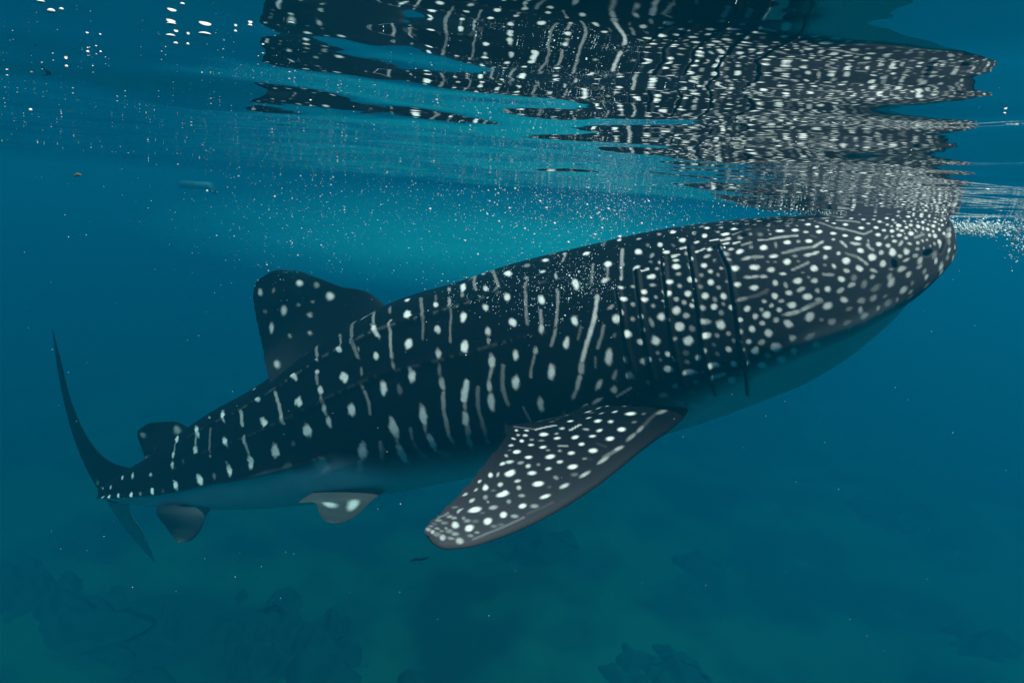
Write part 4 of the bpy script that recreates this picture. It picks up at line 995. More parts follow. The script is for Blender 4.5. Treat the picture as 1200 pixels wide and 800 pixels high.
GILLS = [
(0.2934,0.3462,0.2925,0.3071,-1064,-101.5,257.4,-623.5,1,0.6),
(0.2925,0.307,0.2954,0.2657,-1071,-154.9,258.7,-661.1,1,0.6),
(0.2954,0.2657,0.2964,0.2226,-1068,-191,260.3,-645.9,1,0.6),
(0.2751,0.3624,0.2757,0.3166,-1072,-88.24,248.8,-598.1,1,0.6),
(0.2757,0.3166,0.2787,0.259,-1085,-154.1,254.4,-659.1,1,0.6),
(0.2786,0.2591,0.282,0.204,-1077,-196.5,265.2,-632,1,0.6),
(0.2513,0.3749,0.2523,0.3163,-1092,-89.81,240,-581.5,1,0.6),
(0.2523,0.3163,0.2569,0.2626,-1105,-155.5,250.4,-652.3,1,0.6),
(0.2569,0.2626,0.2584,0.215,-1099,-185.1,272.2,-635.3,1,0.6),
(0.2584,0.2151,0.2603,0.1778,-1082,-207.1,285.8,-517.7,1,0.6),
(0.2284,0.386,0.2276,0.3326,-1135,-79.71,226.6,-542.6,1,0.6),
(0.2277,0.3327,0.2302,0.283,-1140,-139.9,236.6,-635.7,1,0.6),
(0.2302,0.283,0.2358,0.215,-1119,-172.2,269.9,-627.5,1,0.6),
(0.2357,0.2151,0.2405,0.1188,-1071,-184.5,310.1,-384.7,1,0.6),
(0.2049,0.3783,0.1997,0.3356,-1236,-76.11,209.5,-538.9,1,0.6),
(0.1997,0.3356,0.2009,0.278,-1201,-124.1,214.9,-627.2,1,0.6),
(0.2009,0.278,0.2031,0.2264,-1128,-142.7,249.2,-608.5,1,0.6),
(0.2032,0.2263,0.208,0.1459,-1041,-155,277.5,-486.4,1,0.6),
(0.208,0.1458,0.2158,0.0642,-903.5,-109.8,428.1,-229,1,0.6)]
GILL_LIPS = [
(0.291,0.3453,0.2902,0.3061,-475.9,-45.61,114.8,-278.3,0.8,0.8),
(0.2902,0.3061,0.2932,0.2648,-479,-69.24,115.5,-295.1,0.8,0.8),
(0.2932,0.2648,0.2942,0.2216,-477.5,-85.15,116.5,-288.3,0.8,0.8),
(0.2727,0.3612,0.2735,0.3156,-479,-39.77,110.3,-267,0.8,0.8),
(0.2735,0.3157,0.2764,0.2581,-485.3,-68.96,112.9,-294,0.8,0.8),
(0.2765,0.2581,0.2799,0.2029,-481.8,-87.36,118.7,-282,0.8,0.8),
(0.249,0.3736,0.2501,0.3156,-489.7,-41.91,107,-261.9,0.8,0.8),
(0.25,0.3154,0.2547,0.2617,-494.6,-70.31,112.1,-291,0.8,0.8),
(0.2547,0.2617,0.2562,0.214,-491,-82.88,122.2,-282.5,0.8,0.8),
(0.2563,0.2139,0.2581,0.1765,-483.1,-92.04,128.8,-225.3,0.8,0.8),
(0.2262,0.3851,0.2255,0.3319,-508.7,-35.84,100.7,-242.1,0.8,0.8),
(0.2255,0.3318,0.2281,0.2822,-510.3,-63.25,105.5,-284.1,0.8,0.8),
(0.228,0.2822,0.2336,0.2139,-499.9,-76.6,120.9,-279.3,0.8,0.8),
(0.2337,0.2136,0.2385,0.1147,-476.9,-80.66,139.8,-163.5,0.8,0.8),
(0.2029,0.3772,0.1977,0.3348,-553.1,-34.77,91.8,-243.5,0.8,0.8),
(0.1977,0.3349,0.1988,0.2772,-537.8,-54.43,94.45,-279.7,0.8,0.8),
(0.1988,0.2772,0.2009,0.2254,-504.7,-62.37,110,-271,0.8,0.8),
(0.2009,0.2255,0.206,0.1398,-465.3,-67.7,122.6,-216.8,0.8,0.8),
(0.206,0.1398,0.2134,0.05899,-398.7,-47.72,189.2,-100.5,0.8,0.8)]
FOLDS = [
(0.282,0.3597,0.2628,0.369,-736.8,-31.66,169.5,-362.4,1,0.7),
(0.2628,0.369,0.2401,0.3795,-747.7,-27.27,163.4,-333.9,1,0.7),
(0.2401,0.3795,0.2186,0.3868,-778.3,-24.58,153.2,-305.5,1,0.7),
(0.2185,0.3868,0.1987,0.3923,-850.8,-20.11,147.5,-279.4,1,0.7),
(0.1987,0.3924,0.1792,0.4016,-861.4,-14.12,111.9,-251.3,1,0.7),
(0.1792,0.4015,0.1625,0.4112,-828.1,-14.52,77.66,-204.9,1,0.7),
(0.2587,0.3785,0.2327,0.3884,-969.2,-25.38,206.1,-398.3,0.8,0.7),
(0.2326,0.3884,0.2116,0.3973,-1019,-21.89,191.1,-356.9,0.8,0.7),
(0.2116,0.3971,0.1922,0.4049,-1112,-12.14,173.8,-311.7,0.8,0.7),
(0.1922,0.4051,0.1723,0.4187,-1084,-5.889,116.9,-252.8,0.8,0.7),
(0.2864,0.4282,0.2672,0.4329,-914.9,51.18,203.3,-238.6,0.8,0.7),
(0.2672,0.4329,0.244,0.4295,-927.2,43.41,184.8,-218.8,0.8,0.7),
(0.244,0.4295,0.2291,0.4273,-969,29.86,177.2,-221.6,0.8,0.7),
(0.3509,0.4138,0.3414,0.4215,-840.5,79.37,206.7,-291.1,0.8,0.7),
(0.3414,0.4216,0.3102,0.426,-859.3,71.42,215.3,-273.2,0.8,0.7),
(0.3102,0.4259,0.2931,0.4344,-892.5,64.47,215.8,-246.6,0.8,0.7)]
MOUTH = [
(0.02389,0.3326,0.02836,0.3096,-494.4,-68.27,323.8,-210,1,0.5),
(0.02835,0.3097,0.03164,0.2903,-618.6,-39.97,399.3,-222.7,1,0.5),
(0.03331,0.2839,0.03331,0.2839,202.8,-59.12,442.2,112,1,0.5),
(0.03488,0.2775,0.03787,0.2625,-703.5,-15.23,500.9,-232.5,1,0.5),
(0.07709,0.2895,0.07709,0.2895,2.913,-125.7,705.9,-61.94,1,0.5),
(0.04983,0.283,0.04983,0.283,-320.7,17.34,102.7,-135.9,0.9,0.5)]
PEC_MARKS = [
(0.4269,0.6841,0.4269,0.6841,-64.07,47.72,33.82,89.5,1,0.58),
(0.454,0.6252,0.454,0.6252,-116.8,40.12,-7.648,92.17,0.74,0.58),
(0.4449,0.6527,0.4449,0.6527,-105.8,12.71,-55.48,201.4,0.392,0.58),
(0.5135,0.6483,0.5135,0.6483,-100.2,40.42,-16.75,79.14,0.867,0.58),
(0.5239,0.7302,0.5239,0.7302,-50.72,43.88,53.72,63.95,1,0.58),
(0.4848,0.6902,0.4848,0.6902,-110.6,93.36,61.36,76.31,0.618,0.58),
(0.4534,0.7304,0.4534,0.7304,-85.2,94.87,113.2,99.56,0.559,0.58),
(0.409,0.7438,0.409,0.7438,-58.42,83.83,112.6,54.82,0.803,0.58),
(0.4445,0.7921,0.4445,0.7921,-54.66,61.59,82.99,56.76,1,0.58),
(0.479,0.7531,0.479,0.7531,-112.3,135.2,101,40.47,0.446,0.58),
(0.5068,0.7862,0.5068,0.7862,-75.27,89.84,128.2,54.68,0.29,0.58),
(0.5464,0.7759,0.5464,0.7759,-122.9,123.9,88.55,42.8,0.242,0.58),
(0.6264,0.7053,0.6264,0.7053,-42.95,34.88,46.66,44.12,1,0.58),
(0.5873,0.6503,0.5873,0.6503,-91.15,47.37,29.17,89.37,0.502,0.58),
(0.6513,0.6537,0.6513,0.6537,-69.62,30.37,2.833,118.8,0.392,0.58),
(0.5568,0.6893,0.5568,0.6893,-107.4,51.85,13.15,100.9,0.242,0.58),
(0.5911,0.7539,0.5911,0.7539,-64.04,55.34,66.58,58.74,0.34,0.58),
(0.74,0.7174,0.74,0.7174,-57.89,47.67,31.2,21.39,0.678,0.58),
(0.726,0.7862,0.726,0.7862,-59.79,31.91,6.451,46.26,0.867,0.58),
(0.6581,0.8054,0.6581,0.8054,-74.06,40.86,12.92,50.8,0.867,0.58),
(0.6067,0.8172,0.6067,0.8172,-98.56,55.71,21.42,55.52,0.867,0.58),
(0.5454,0.8313,0.5454,0.8313,-91.83,59.59,45.47,69.11,0.867,0.58),
(0.4807,0.8545,0.4807,0.8545,-72.85,45.55,70.24,101.8,0.559,0.58),
(0.8664,0.7704,0.8664,0.7704,-50.75,8.461,-23.05,41.6,0.392,0.58),
(0.8208,0.8632,0.8208,0.8632,-56.95,28.63,32.76,14.16,0.392,0.58),
(0.8677,0.6638,0.8677,0.6638,-54.45,12.25,-7.345,52.32,0.392,0.58),
(0.6833,0.7068,0.6833,0.7068,-95.36,102,84.83,35.92,0.197,0.58),
(0.5678,0.5784,0.5678,0.5784,-72.36,33.17,117.6,66.66,0.502,0.58),
(0.534,0.6203,0.534,0.6203,-117,49.28,13.58,126,0.392,0.58),
(0.4915,0.5967,0.4915,0.5967,-119.3,53.71,64.45,95.86,0.618,0.58),
(0.3918,0.6313,0.3918,0.6313,-78.22,74.42,87.49,87.38,0.74,0.58),
(0.3835,0.7161,0.3835,0.7161,-102.8,129.1,80.6,90.37,0.618,0.58),
(0.3795,0.7733,0.3795,0.7733,-101.6,120.4,124.5,100.8,0.678,0.58),
(0.7689,0.887,0.7056,0.8837,-203.1,90.21,83.42,55.04,0.084,0.58),
(0.7057,0.8839,0.639,0.8897,-222.6,106.8,101.3,59.37,0.084,0.58),
(0.6388,0.8894,0.5837,0.8929,-242.3,122.7,117.1,64.7,0.084,0.58),
(0.5662,0.8829,0.5249,0.8954,-247,142.5,136.6,68.88,0.024,0.58),
(0.5249,0.8954,0.4888,0.9023,-238.5,143.4,150.3,68,0.024,0.58),
(0.37,0.738,0.37,0.738,-149.7,207.3,148.6,43.75,0.197,0.58),
(0.7867,0.7063,0.7867,0.7063,-16.8,88.17,112.1,-39.76,0.197,0.58),
(0.7402,0.559,0.6786,0.602,-241.3,106,108.8,30.56,0.116,0.58),
(0.5738,0.7129,0.5738,0.7129,-95.22,161.6,232.2,-40.51,0.242,0.58),
(0.226,0.6746,0.226,0.6746,-65.13,108.5,128.8,14.3,1,0.58),
(0.2055,0.6238,0.2055,0.6238,-8.973,154.5,367.5,-47.01,0.867,0.58),
(0.2237,0.5951,0.2237,0.5951,-79.3,151.4,241.4,-14,0.502,0.58),
(0.2273,0.6228,0.2273,0.6228,-92.55,142.6,196.6,-13.03,0.74,0.58),
(0.2567,0.6261,0.2567,0.6261,-85.21,158.7,136.2,-5.733,0.867,0.58),
(0.2791,0.665,0.2791,0.665,-81.32,139.1,167.6,20.2,0.74,0.58),
(0.2509,0.6539,0.2509,0.6539,-80.03,175.9,217.7,-8.874,0.29,0.58),
(0.2825,0.5976,0.2825,0.5976,-85.18,96.87,123.9,31.13,0.618,0.58),
(0.3204,0.6401,0.3204,0.6401,-64.17,85.8,85.73,30.5,1,0.58),
(0.2893,0.7031,0.2893,0.7031,-74.81,133.5,144.4,62.6,0.933,0.58),
(0.2455,0.7166,0.2455,0.7166,-75.3,148.5,183.4,55.9,0.933,0.58),
(0.2237,0.7043,0.2237,0.7043,-121.2,234.1,261.7,64.56,0.392,0.58),
(0.2017,0.7109,0.2017,0.7109,-76.89,206.8,238.9,58.55,0.618,0.58),
(0.1697,0.7139,0.1697,0.7139,-128.8,192.9,183.1,50.73,0.933,0.58),
(0.2103,0.7305,0.1878,0.7439,-229.5,662.7,345.4,-8.229,0.547,0.58),
(0.2069,0.7629,0.2069,0.7629,-49.18,166.7,258.5,-45.94,0.34,0.58),
(0.1524,0.7401,0.1524,0.7401,-177,215.2,52.52,218,0.803,0.58),
(0.1,0.675,0.1,0.675,-294.7,149.6,165.2,87.37,1,0.58),
(0.1728,0.7709,0.1728,0.7709,-115.5,166.3,127.6,63.42,1,0.58),
(0.1756,0.7984,0.1756,0.7984,-142.2,217.6,169.5,34.56,0.74,0.58),
(0.1224,0.7393,0.1224,0.7393,-279.6,229.2,150.8,141.8,0.502,0.58),
(0.1193,0.7646,0.1193,0.7646,-235.9,191.9,91.68,124.7,0.74,0.58),
(0.2413,0.7554,0.2413,0.7554,-91.37,143.3,107.3,90.61,1,0.58),
(0.2809,0.7374,0.2793,0.7579,-296.9,474.5,252.1,21.39,0.252,0.58),
(0.2355,0.7907,0.2355,0.7907,-101.3,150.6,184.6,50.49,0.803,0.58),
(0.211,0.7928,0.211,0.7928,-101.9,168.3,160.3,139.4,0.867,0.58),
(0.2693,0.7855,0.2693,0.7855,-114.4,170.6,158.8,59.09,0.933,0.58),
(0.204,0.8386,0.204,0.8386,-82.27,123.5,135,29.88,1,0.58),
(0.2422,0.8367,0.2422,0.8367,-91.98,113.1,121.2,45.81,1,0.58),
(0.2897,0.8288,0.2897,0.8288,-81.88,101.4,137.1,31.6,1,0.58),
(0.3066,0.7833,0.3066,0.7833,-101.9,129.8,135.6,60.27,0.803,0.58),
(0.3303,0.7449,0.3303,0.7449,-76.14,90.35,85.07,66.57,1,0.58),
(0.3455,0.7819,0.3455,0.7819,-104.9,130.2,148.7,71.33,0.678,0.58),
(0.3438,0.6942,0.3438,0.6942,-73.39,106.8,126.1,50.08,0.933,0.58),
(0.3022,0.7214,0.3022,0.7214,-83.58,200.2,205.5,22.53,0.197,0.58),
(0.2564,0.6827,0.2564,0.6827,-70.37,143.1,225.3,-2.894,0.197,0.58),
(0.3548,0.8248,0.3548,0.8248,-73.58,76.68,104.7,65.42,1,0.58),
(0.4302,0.6871,0.4302,0.6871,-65.15,56.43,50.45,54.74,1,0.58),
(0.3785,0.6509,0.3785,0.6509,-47.14,71.73,115.1,48.48,0.618,0.58),
(0.5141,0.7305,0.5141,0.7305,-96.72,85.99,62.86,63.48,1,0.58),
(0.4816,0.853,0.4816,0.853,-70.53,42.48,57.83,95.2,0.803,0.58),
(0.4243,0.8655,0.4243,0.8655,-81.85,42.95,39.35,101.1,0.502,0.58),
(0.4051,0.8162,0.4051,0.8162,-50.79,121.4,179.1,-37.36,0.197,0.58),
(0.369,0.8802,0.369,0.8802,-74.83,34.13,35.48,120,0.392,0.58),
(0.314,0.8825,0.314,0.8825,-70.61,33.1,27.58,117.1,0.34,0.58),
(0.2718,0.8881,0.2718,0.8881,-84.84,51.27,78.89,101.2,0.34,0.58),
(0.3186,0.8235,0.3201,0.8509,-304.6,333.2,251.3,56.82,0.013,0.58),
(0.3479,0.6201,0.3479,0.6201,-23.68,130.8,156.6,-65.42,0.392,0.58),
(0.3016,0.7513,0.3016,0.7513,-110.6,227.6,220,28.62,0.29,0.58),
(0.2029,0.5874,0.2029,0.5874,-1.317,162.3,324.8,-16.8,0.867,0.58),
(0.242,0.5871,0.242,0.5871,-16.96,100.5,272.4,-94.37,0.74,0.58),
(0.2039,0.649,0.1947,0.6725,-188,789.4,467.7,-29.99,0.547,0.58),
(0.1947,0.6725,0.188,0.6937,-238.4,867.2,468.1,-28.91,0.547,0.58),
(0.1844,0.5716,0.1932,0.6093,-170.8,599.4,488.8,-34.28,0.154,0.58),
(0.1932,0.6095,0.201,0.6451,-163.3,803.6,547.3,-36.42,0.154,0.58),
(0.04913,0.7191,0.04913,0.7191,-139.7,81.63,140.2,34.66,1,0.58),
(0.1351,0.813,0.1351,0.813,-82.72,103.5,111.8,13.79,1,0.58),
(0.08787,0.8106,0.08787,0.8106,-92.56,82.02,131.4,5.767,0.618,0.58),
(0.07425,0.6889,0.07425,0.6889,-216.6,107.4,33.41,124.6,1,0.58),
(0.08873,0.753,0.08873,0.753,-233.3,172.3,228.2,41.23,0.559,0.58),
(0.009741,0.1908,0.009741,0.1908,-210.2,2.503,228.3,-0.5486,0.74,0.58),
(0.04985,0.5599,0.03482,0.5489,-686.3,124.1,455.1,-17.45,0.547,0.58),
(0.08475,0.6753,0.08475,0.6753,-350.1,154.6,-70.65,231.6,0.502,0.58),
(0.06579,0.7048,0.06579,0.7048,-386.8,232.1,358.7,48.21,0.197,0.58),
(0.1744,0.849,0.1744,0.849,-145.2,180.8,229.7,84.3,0.154,0.58),
(0.03957,0.6455,0.022,0.6464,-716.8,315.3,502.9,-45.51,0.154,0.58),
(0.022,0.6463,0.004794,0.6394,-709.5,301.2,493.3,-39.25,0.154,0.58),
(0.0618,0.83,0.0618,0.83,-89.92,90.09,250.6,-18.69,0.392,0.58),
(0.2287,0.8842,0.2287,0.8842,-72.81,40.64,-6.624,130.9,0.197,0.58),
(0.1979,0.8823,0.1979,0.8823,-86.51,47.56,-16.18,157.7,0.197,0.58),
(0.1846,0.8811,0.1346,0.8735,-156.6,204.1,135.8,22.03,0.039,0.58),
(0.1221,0.8813,0.1221,0.8813,-62.26,51.36,56.79,78.49,0.197,0.58),
(0.3063,0.8751,0.2697,0.891,-186.7,166.1,162.1,31.66,0.116,0.58),
(0.1355,0.8437,0.1355,0.8437,-195.5,211.2,108,95.75,0.114,0.58),
(0.2631,0.8183,0.2724,0.8498,-303.6,408.5,278.9,36.83,0.024,0.58),
(0.05118,-0.1059,0.05118,-0.1059,-289.1,2.87,-102.2,5.865,0.392,0.58)]
DORSAL_MARKS = [
(0.6332,0.1483,0.6332,0.1483,-32.31,-35.99,-6.379,52.14,0.9,0.58),
(0.3186,0.122,0.3186,0.122,-29.83,-9.646,18.33,73.71,0.9,0.58),
(0.7866,0.3675,0.7866,0.3675,-22.13,14.8,6.288,52.47,0.7,0.58),
(0.4805,0.284,0.4805,0.284,-23.32,30.21,17.56,81.44,0.95,0.58),
(0.4196,0.366,0.4196,0.366,-25.37,24.67,24.84,86.5,0.85,0.58),
(0.2949,0.2219,0.2949,0.2219,-37.37,38.52,21.01,169.1,0.45,0.58),
(0.4397,0.2239,0.4397,0.2239,-53.47,-23.57,-9.977,168.3,0.3,0.58),
(0.3761,0.1786,0.3761,0.1786,-63.05,-74.81,-13.61,187.3,0.3,0.58),
(0.2672,0.3092,0.2672,0.3092,-55.94,50.44,8.288,186,0.3,0.58),
(0.1887,0.3968,0.1887,0.3968,-72.64,30.59,2.04,78.09,0.6,0.58),
(0.5096,0.1009,0.5096,0.1009,-25.47,10.87,23.63,65.84,0.3,0.58),
(0.7152,0.2814,0.7152,0.2814,-22.17,47.51,49.44,106.4,0.25,0.58),
(0.568,0.3746,0.568,0.3746,-45.28,-16.83,-41.05,82.53,0.2,0.58),
(0.1905,0.2587,0.1905,0.2587,-100.7,70.58,31.38,231.2,0.4,0.58)]
PELVIC_MARKS = [
(0.3208,0.6905,0.3208,0.6905,-0.7889,21.45,19.01,-4.015,0.8,0.58),
(0.31,0.8469,0.31,0.8469,-10.87,15.98,5.347,26.04,0.9,0.58)]
TAIL_MARKS = [
(0.1922,0.3752,0.1922,0.3752,-56.89,17.16,126.8,22.57,0.5,0.58),
(0.1537,0.3902,0.1537,0.3902,-69.96,23.84,115.7,24.88,0.6,0.58),
(0.2341,0.6752,0.2341,0.6752,-126.6,3.766,156.1,3.725,0.4,0.58)]
SECOND_MARKS = [
(0.6597,0.3179,0.6597,0.3179,-11.09,-4.65,-2.881,28.49,0.4,0.58),
(0.3144,0.4398,0.3144,0.4398,-33.28,15.34,9.215,19.81,0.2,0.58),
(0.1509,0.1081,0.1509,0.1081,-16.16,12.91,19.31,39.12,0.3,0.58)]
EYE_AT = (77, 140)


# ---------------------------------------------------------------- shark skin markings
def paint(H, M, marks, gain=1.0, wobble=None):
    """marks rows: chart coords of both ends of a soft capsule, 2x2 metric, strength, softness (H: nu x nv result)"""
    nu, nv = H.shape
    for (u0, v0, u1, v1, a, b, c, d, val, soft) in marks:
        Mi = np.array([[a, b], [c, d]])
        inv = np.linalg.inv(Mi)
        ext = np.abs(inv).sum(1)*1.7
        lo_u = int(max(0, math.floor((min(u0, u1)-ext[0])*(nu-1)))); hi_u = int(min(nu, math.ceil((max(u0, u1)+ext[0])*(nu-1))+1))
        lo_v = int(max(0, math.floor((min(v0, v1)-ext[1])*(nv-1)))); hi_v = int(min(nv, math.ceil((max(v0, v1)+ext[1])*(nv-1))+1))
        if hi_u <= lo_u or hi_v <= lo_v: continue
        uu = np.arange(lo_u, hi_u)[:, None]/(nu-1); vv = np.arange(lo_v, hi_v)[None]/(nv-1)
        e = np.array([u1-u0, v1-v0]); me_ = Mi@e; L2 = float(me_@me_)
        px = Mi[0, 0]*(uu-u0)+Mi[0, 1]*(vv-v0); py = Mi[1, 0]*(uu-u0)+Mi[1, 1]*(vv-v0)
        t = np.clip((px*me_[0]+py*me_[1])/L2, 0, 1) if L2 > 1e-9 else 0*px
        dist = np.sqrt((px-t*me_[0])**2+(py-t*me_[1])**2)
        if wobble is not None: dist = dist+wobble[lo_u:hi_u, lo_v:hi_v]
        m = val*(1-smooth(1-soft, 1+soft, dist))
        H[lo_u:hi_u, lo_v:hi_v] = np.maximum(H[lo_u:hi_u, lo_v:hi_v], m)
    return H

NU, NTH = 1000, 481
P, S_ax, TH = body_grid(ST, NU, NTH)
LEN = S_ax[-1]
rs = np.random.default_rng(3)
def blur(a, n):
    for _ in range(n):
        a = (np.roll(a, 1, 0)+a*2+np.roll(a, -1, 0))/4; a = (np.roll(a, 1, 1)+a*2+np.roll(a, -1, 1))/4
    return a
wob = blur(rs.normal(size=(NU, NTH)), 3); wob = wob/wob.std()*0.13
spots = np.zeros((NU, NTH))
def mirror(rows): return [(u0, 1-v0, u1, 1-v1, a, -b, c, -d, v, s) for (u0, v0, u1, v1, a, b, c, d, v, s) in rows]
paint(spots, None, BODY_MARKS, wobble=wob); paint(spots, None, mirror(BODY_MARKS), wobble=wob)
# the finest dots, packed over the front of the snout and the crown of the head where the photograph only shows them as texture
for _ in range(5200):
    uu, vv = rs.uniform(0.004, .24), rs.uniform(.19, .81)
    if rs.uniform() > 1.15-uu*3.4 or abs(vv-.5) > (.31 if uu < .12 else .26): continue
    i_, j_ = int(uu*(NU-1)), int(vv*(NTH-1))
    if spots[max(0, i_-5):i_+6, max(0, j_-3):j_+4].max() > .12: continue
    du = np.linalg.norm(P[min(i_+1, NU-1), j_]-P[i_-1, j_])/2*(NU-1); dv = np.linalg.norm(P[i_, j_+1]-P[i_, j_-1])/2*(NTH-1)
    r0 = rs.uniform(.006, .012); q_ = rs.uniform(.75, 1.3)
    paint(spots, None, [(uu, vv, uu, vv, du/r0*q_, 0, 0, dv/r0/q_, rs.uniform(.2, .75)*(1-uu*2.2), .6)], wobble=wob)
gill = np.zeros((NU, NTH)); paint(gill, None, GILLS); paint(gill, None, mirror(GILLS))
gfold = np.zeros((NU, NTH)); paint(gfold, None, GILL_LIPS); paint(gfold, None, mirror(GILL_LIPS))
fold = np.zeros((NU, NTH)); paint(fold, None, FOLDS); paint(fold, None, mirror(FOLDS))
mouth = np.zeros((NU, NTH)); paint(mouth, None, MOUTH); paint(mouth, None, mirror(MOUTH))
# normals of the smooth body, for pushing slits in and folds out
dN = norm(np.cross(np.gradient(P, axis=1), np.gradient(P, axis=0)))
if (dN[NU//2, NTH//2]@np.array([0, 0, 1])) < 0: dN = -dN
P = P+dN*(-0.012*gill+0.012*gfold+0.006*fold-0.022*mouth)[..., None]
# pale belly: sharp along the tail keel, soft under the gills and the head
f = S_ax/LEN; ath = np.abs(TH)
tb = np.interp(f, [0, .02, .05, .10, .16, .3, .5, .56, .66, 1], [2.5, 2.3, 2.02, 2.04, 2.32, 2.45, 2.28, 1.98, 1.84, 1.84])
sb = np.interp(f, [0, .2, .5, .6, .7, 1], [.28, .36, .30, .14, .05, .04])
belly = smooth(-1, 1, (ath[None]-tb[:, None])/sb[:, None])
head = np.repeat((.75-.75*smooth(.01, .20, f))[:, None], NTH, 1)
ridge_glint = np.clip(blur(rs.normal(size=(NU, NTH)), 5)*9+.1, 0, 1)*(smooth(1.3, 1.9, S_ax)*(1-smooth(3.9, 4.8, S_ax)))[:, None]
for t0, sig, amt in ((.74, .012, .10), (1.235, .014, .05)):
    spots = np.maximum(spots, amt*ridge_glint*np.exp(-((ath[None]-t0)/sig)**2))      # broken highlight painted into the skin along the side ridge crests
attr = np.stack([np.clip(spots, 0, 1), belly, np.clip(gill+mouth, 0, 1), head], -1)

V = [P.reshape(-1, 3)]; FQ = [grid_faces(NU, NTH-1, wrap_v=True)]
P = P[:, :-1]; attr = attr[:, :-1]
V = [P.reshape(-1, 3)]; AT = [attr.reshape(-1, 4)]; base = NU*(NTH-1)
FIN_RES = {'pectoral': (260, 260), 'dorsal': (140, 140), 'second': (70, 70), 'anal': (60, 60), 'pelvic': (60, 60), 'upper_tail': (90, 60), 'lower_tail': (60, 50)}
def add_fin(name, spec, res, pale=0.0, mirrored=False, marks=()):
    global base
    G, p_, a_ = fin_grid(spec['LE'], spec['TE'], spec['thick'], res[0], res[1], spec.get('bow', 0), spec.get('camber', 0))
    if mirrored:
        # the same fin on the far flank: reflect about the body's own vertical plane
        o = np.array(ST)[8, 1:4]; n_ = MIRROR_N
        G = G-2*((G-o)@n_)[..., None]*n_
    H = np.zeros(res); paint(H, None, marks)
    if name == 'pectoral':                                     # small faint dots between the big ones, denser to the tip
        rf = np.random.default_rng(8)
        for _ in range(1500):
            i_, j_ = int(rf.uniform(.10, .88)*(res[0]-1)), int(rf.integers(3, res[1]-3))
            if H[max(0, i_-5):i_+6, max(0, j_-4):j_+5].max() > .10: continue
            du = np.linalg.norm(G[i_+1, j_]-G[i_-1, j_])/2*(res[0]-1); dv = np.linalg.norm(G[i_, j_+1]-G[i_, j_-1])/2*(res[1]-1)
            qq = (1-math.cos(a_[j_]))/2
            if qq < .16 or qq > .94: continue
            if dv < .45*0.5*math.pi*np.linalg.norm(G[i_, 0]-G[i_, res[1]//2]): continue
            r0 = rf.uniform(.006, .011)
            paint(H, None, [(i_/(res[0]-1), j_/(res[1]-1), i_/(res[0]-1), j_/(res[1]-1), du/r0, 0, 0, dv/r0, rf.uniform(.05, .30), .65)])
    ed = np.zeros(res)
    q = (1-np.cos(a_))/2
    A = np.stack([H, np.full(res, pale)+0*ed, 0*H, np.full(res, spec.get('head', 0.0))+0.0*H], -1)
    if name == 'pectoral':
        A[..., 3] = 1.0*smooth(.15, .95, p_)[:, None]
        A[..., 1] = (a_ > math.pi*1.03)[None]*0.0 + 0*H
    if name in ('dorsal', 'second'):
        A[..., 1] = .02*(1-smooth(.22, .42, p_))[:, None]*smooth(.45, .95, q)[None]      # slightly paler free rear tip
    V.append(G.reshape(-1, 3)); AT.append(A.reshape(-1, 4)); FQ.append(grid_faces(res[0], res[1], True, base)); base += res[0]*res[1]
MIRROR_N = norm(np.cross(np.array(ST)[2, 1:4]-np.array(ST)[14, 1:4], np.array([0, 0, 1.0])))
for nm, spec in FINS.items():
    mk = {'pectoral': PEC_MARKS, 'dorsal': DORSAL_MARKS, 'pelvic': PELVIC_MARKS, 'upper_tail': TAIL_MARKS, 'second': SECOND_MARKS}.get(nm, [])
    add_fin(nm, spec, FIN_RES[nm], pale={'anal': .22, 'pelvic': .10, 'lower_tail': .8}.get(nm, 0), marks=mk)
for nm in ('pectoral', 'pelvic'): add_fin(nm, FINS[nm], FIN_RES[nm], mirrored=True, pale=.1 if nm == 'pelvic' else 0, marks=PEC_MARKS if nm == 'pectoral' else PELVIC_MARKS)
V = np.concatenate(V); AT = np.concatenate(AT); FQ = np.concatenate(FQ)
me = mesh_from('whale_shark', V, FQ)
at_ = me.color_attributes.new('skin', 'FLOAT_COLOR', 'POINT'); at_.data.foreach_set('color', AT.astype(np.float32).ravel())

k = NT('shark_skin')
ac = k.n('Attribute', {'attribute_name': 'skin'}); sep = k.n('SeparateColor'); k.t.links.new(ac.outputs['Color'], sep.inputs[0])
co = k.n('TexCoord').outputs['Object']
sp, bl, gi, hd = sep.outputs[0], sep.outputs[1], sep.outputs[2], ac.outputs['Alpha']
n1 = k.n('TexNoise', Vector=co, Scale=4.0, Detail=6.0, Roughness=0.6).outputs[0]
n2 = k.n('TexNoise', Vector=co, Scale=90.0, Detail=4.0, Roughness=0.65).outputs[0]
n3 = k.n('TexNoise', Vector=co, Scale=300.0, Detail=2.0).outputs[0]
dark = k.mix(n1, (.0010, .0012, .0018, 1), (.0030, .0033, .0045, 1))
dark = k.mix(hd, dark, (.028, .0245, .027, 1))
dark = k.mix(k.math('MULTIPLY', k.math('SUBTRACT', n2, .60), 1.0, clamp=True), dark, (.05, .047, .05, 1))
pale = k.mix(n1, (.34, .35, .35, 1), (.58, .58, .56, 1))
basec = k.mix(bl, dark, pale)
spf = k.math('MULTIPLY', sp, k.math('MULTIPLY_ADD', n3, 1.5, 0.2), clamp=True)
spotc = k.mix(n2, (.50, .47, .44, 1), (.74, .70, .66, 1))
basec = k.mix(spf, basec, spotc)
basec = k.mix(gi, basec, (.004, .004, .006, 1))
hgt = k.math('ADD', k.math('MULTIPLY', n2, .5), k.math('MULTIPLY', n3, .5))
bmp = k.n('Bump', Height=hgt, Strength=0.22, Distance=0.006).outputs[0]
p = k.n('BsdfPrincipled', Base_Color=basec, Roughness=0.55, Normal=bmp)
p.inputs['Specular IOR Level'].default_value = 0.05
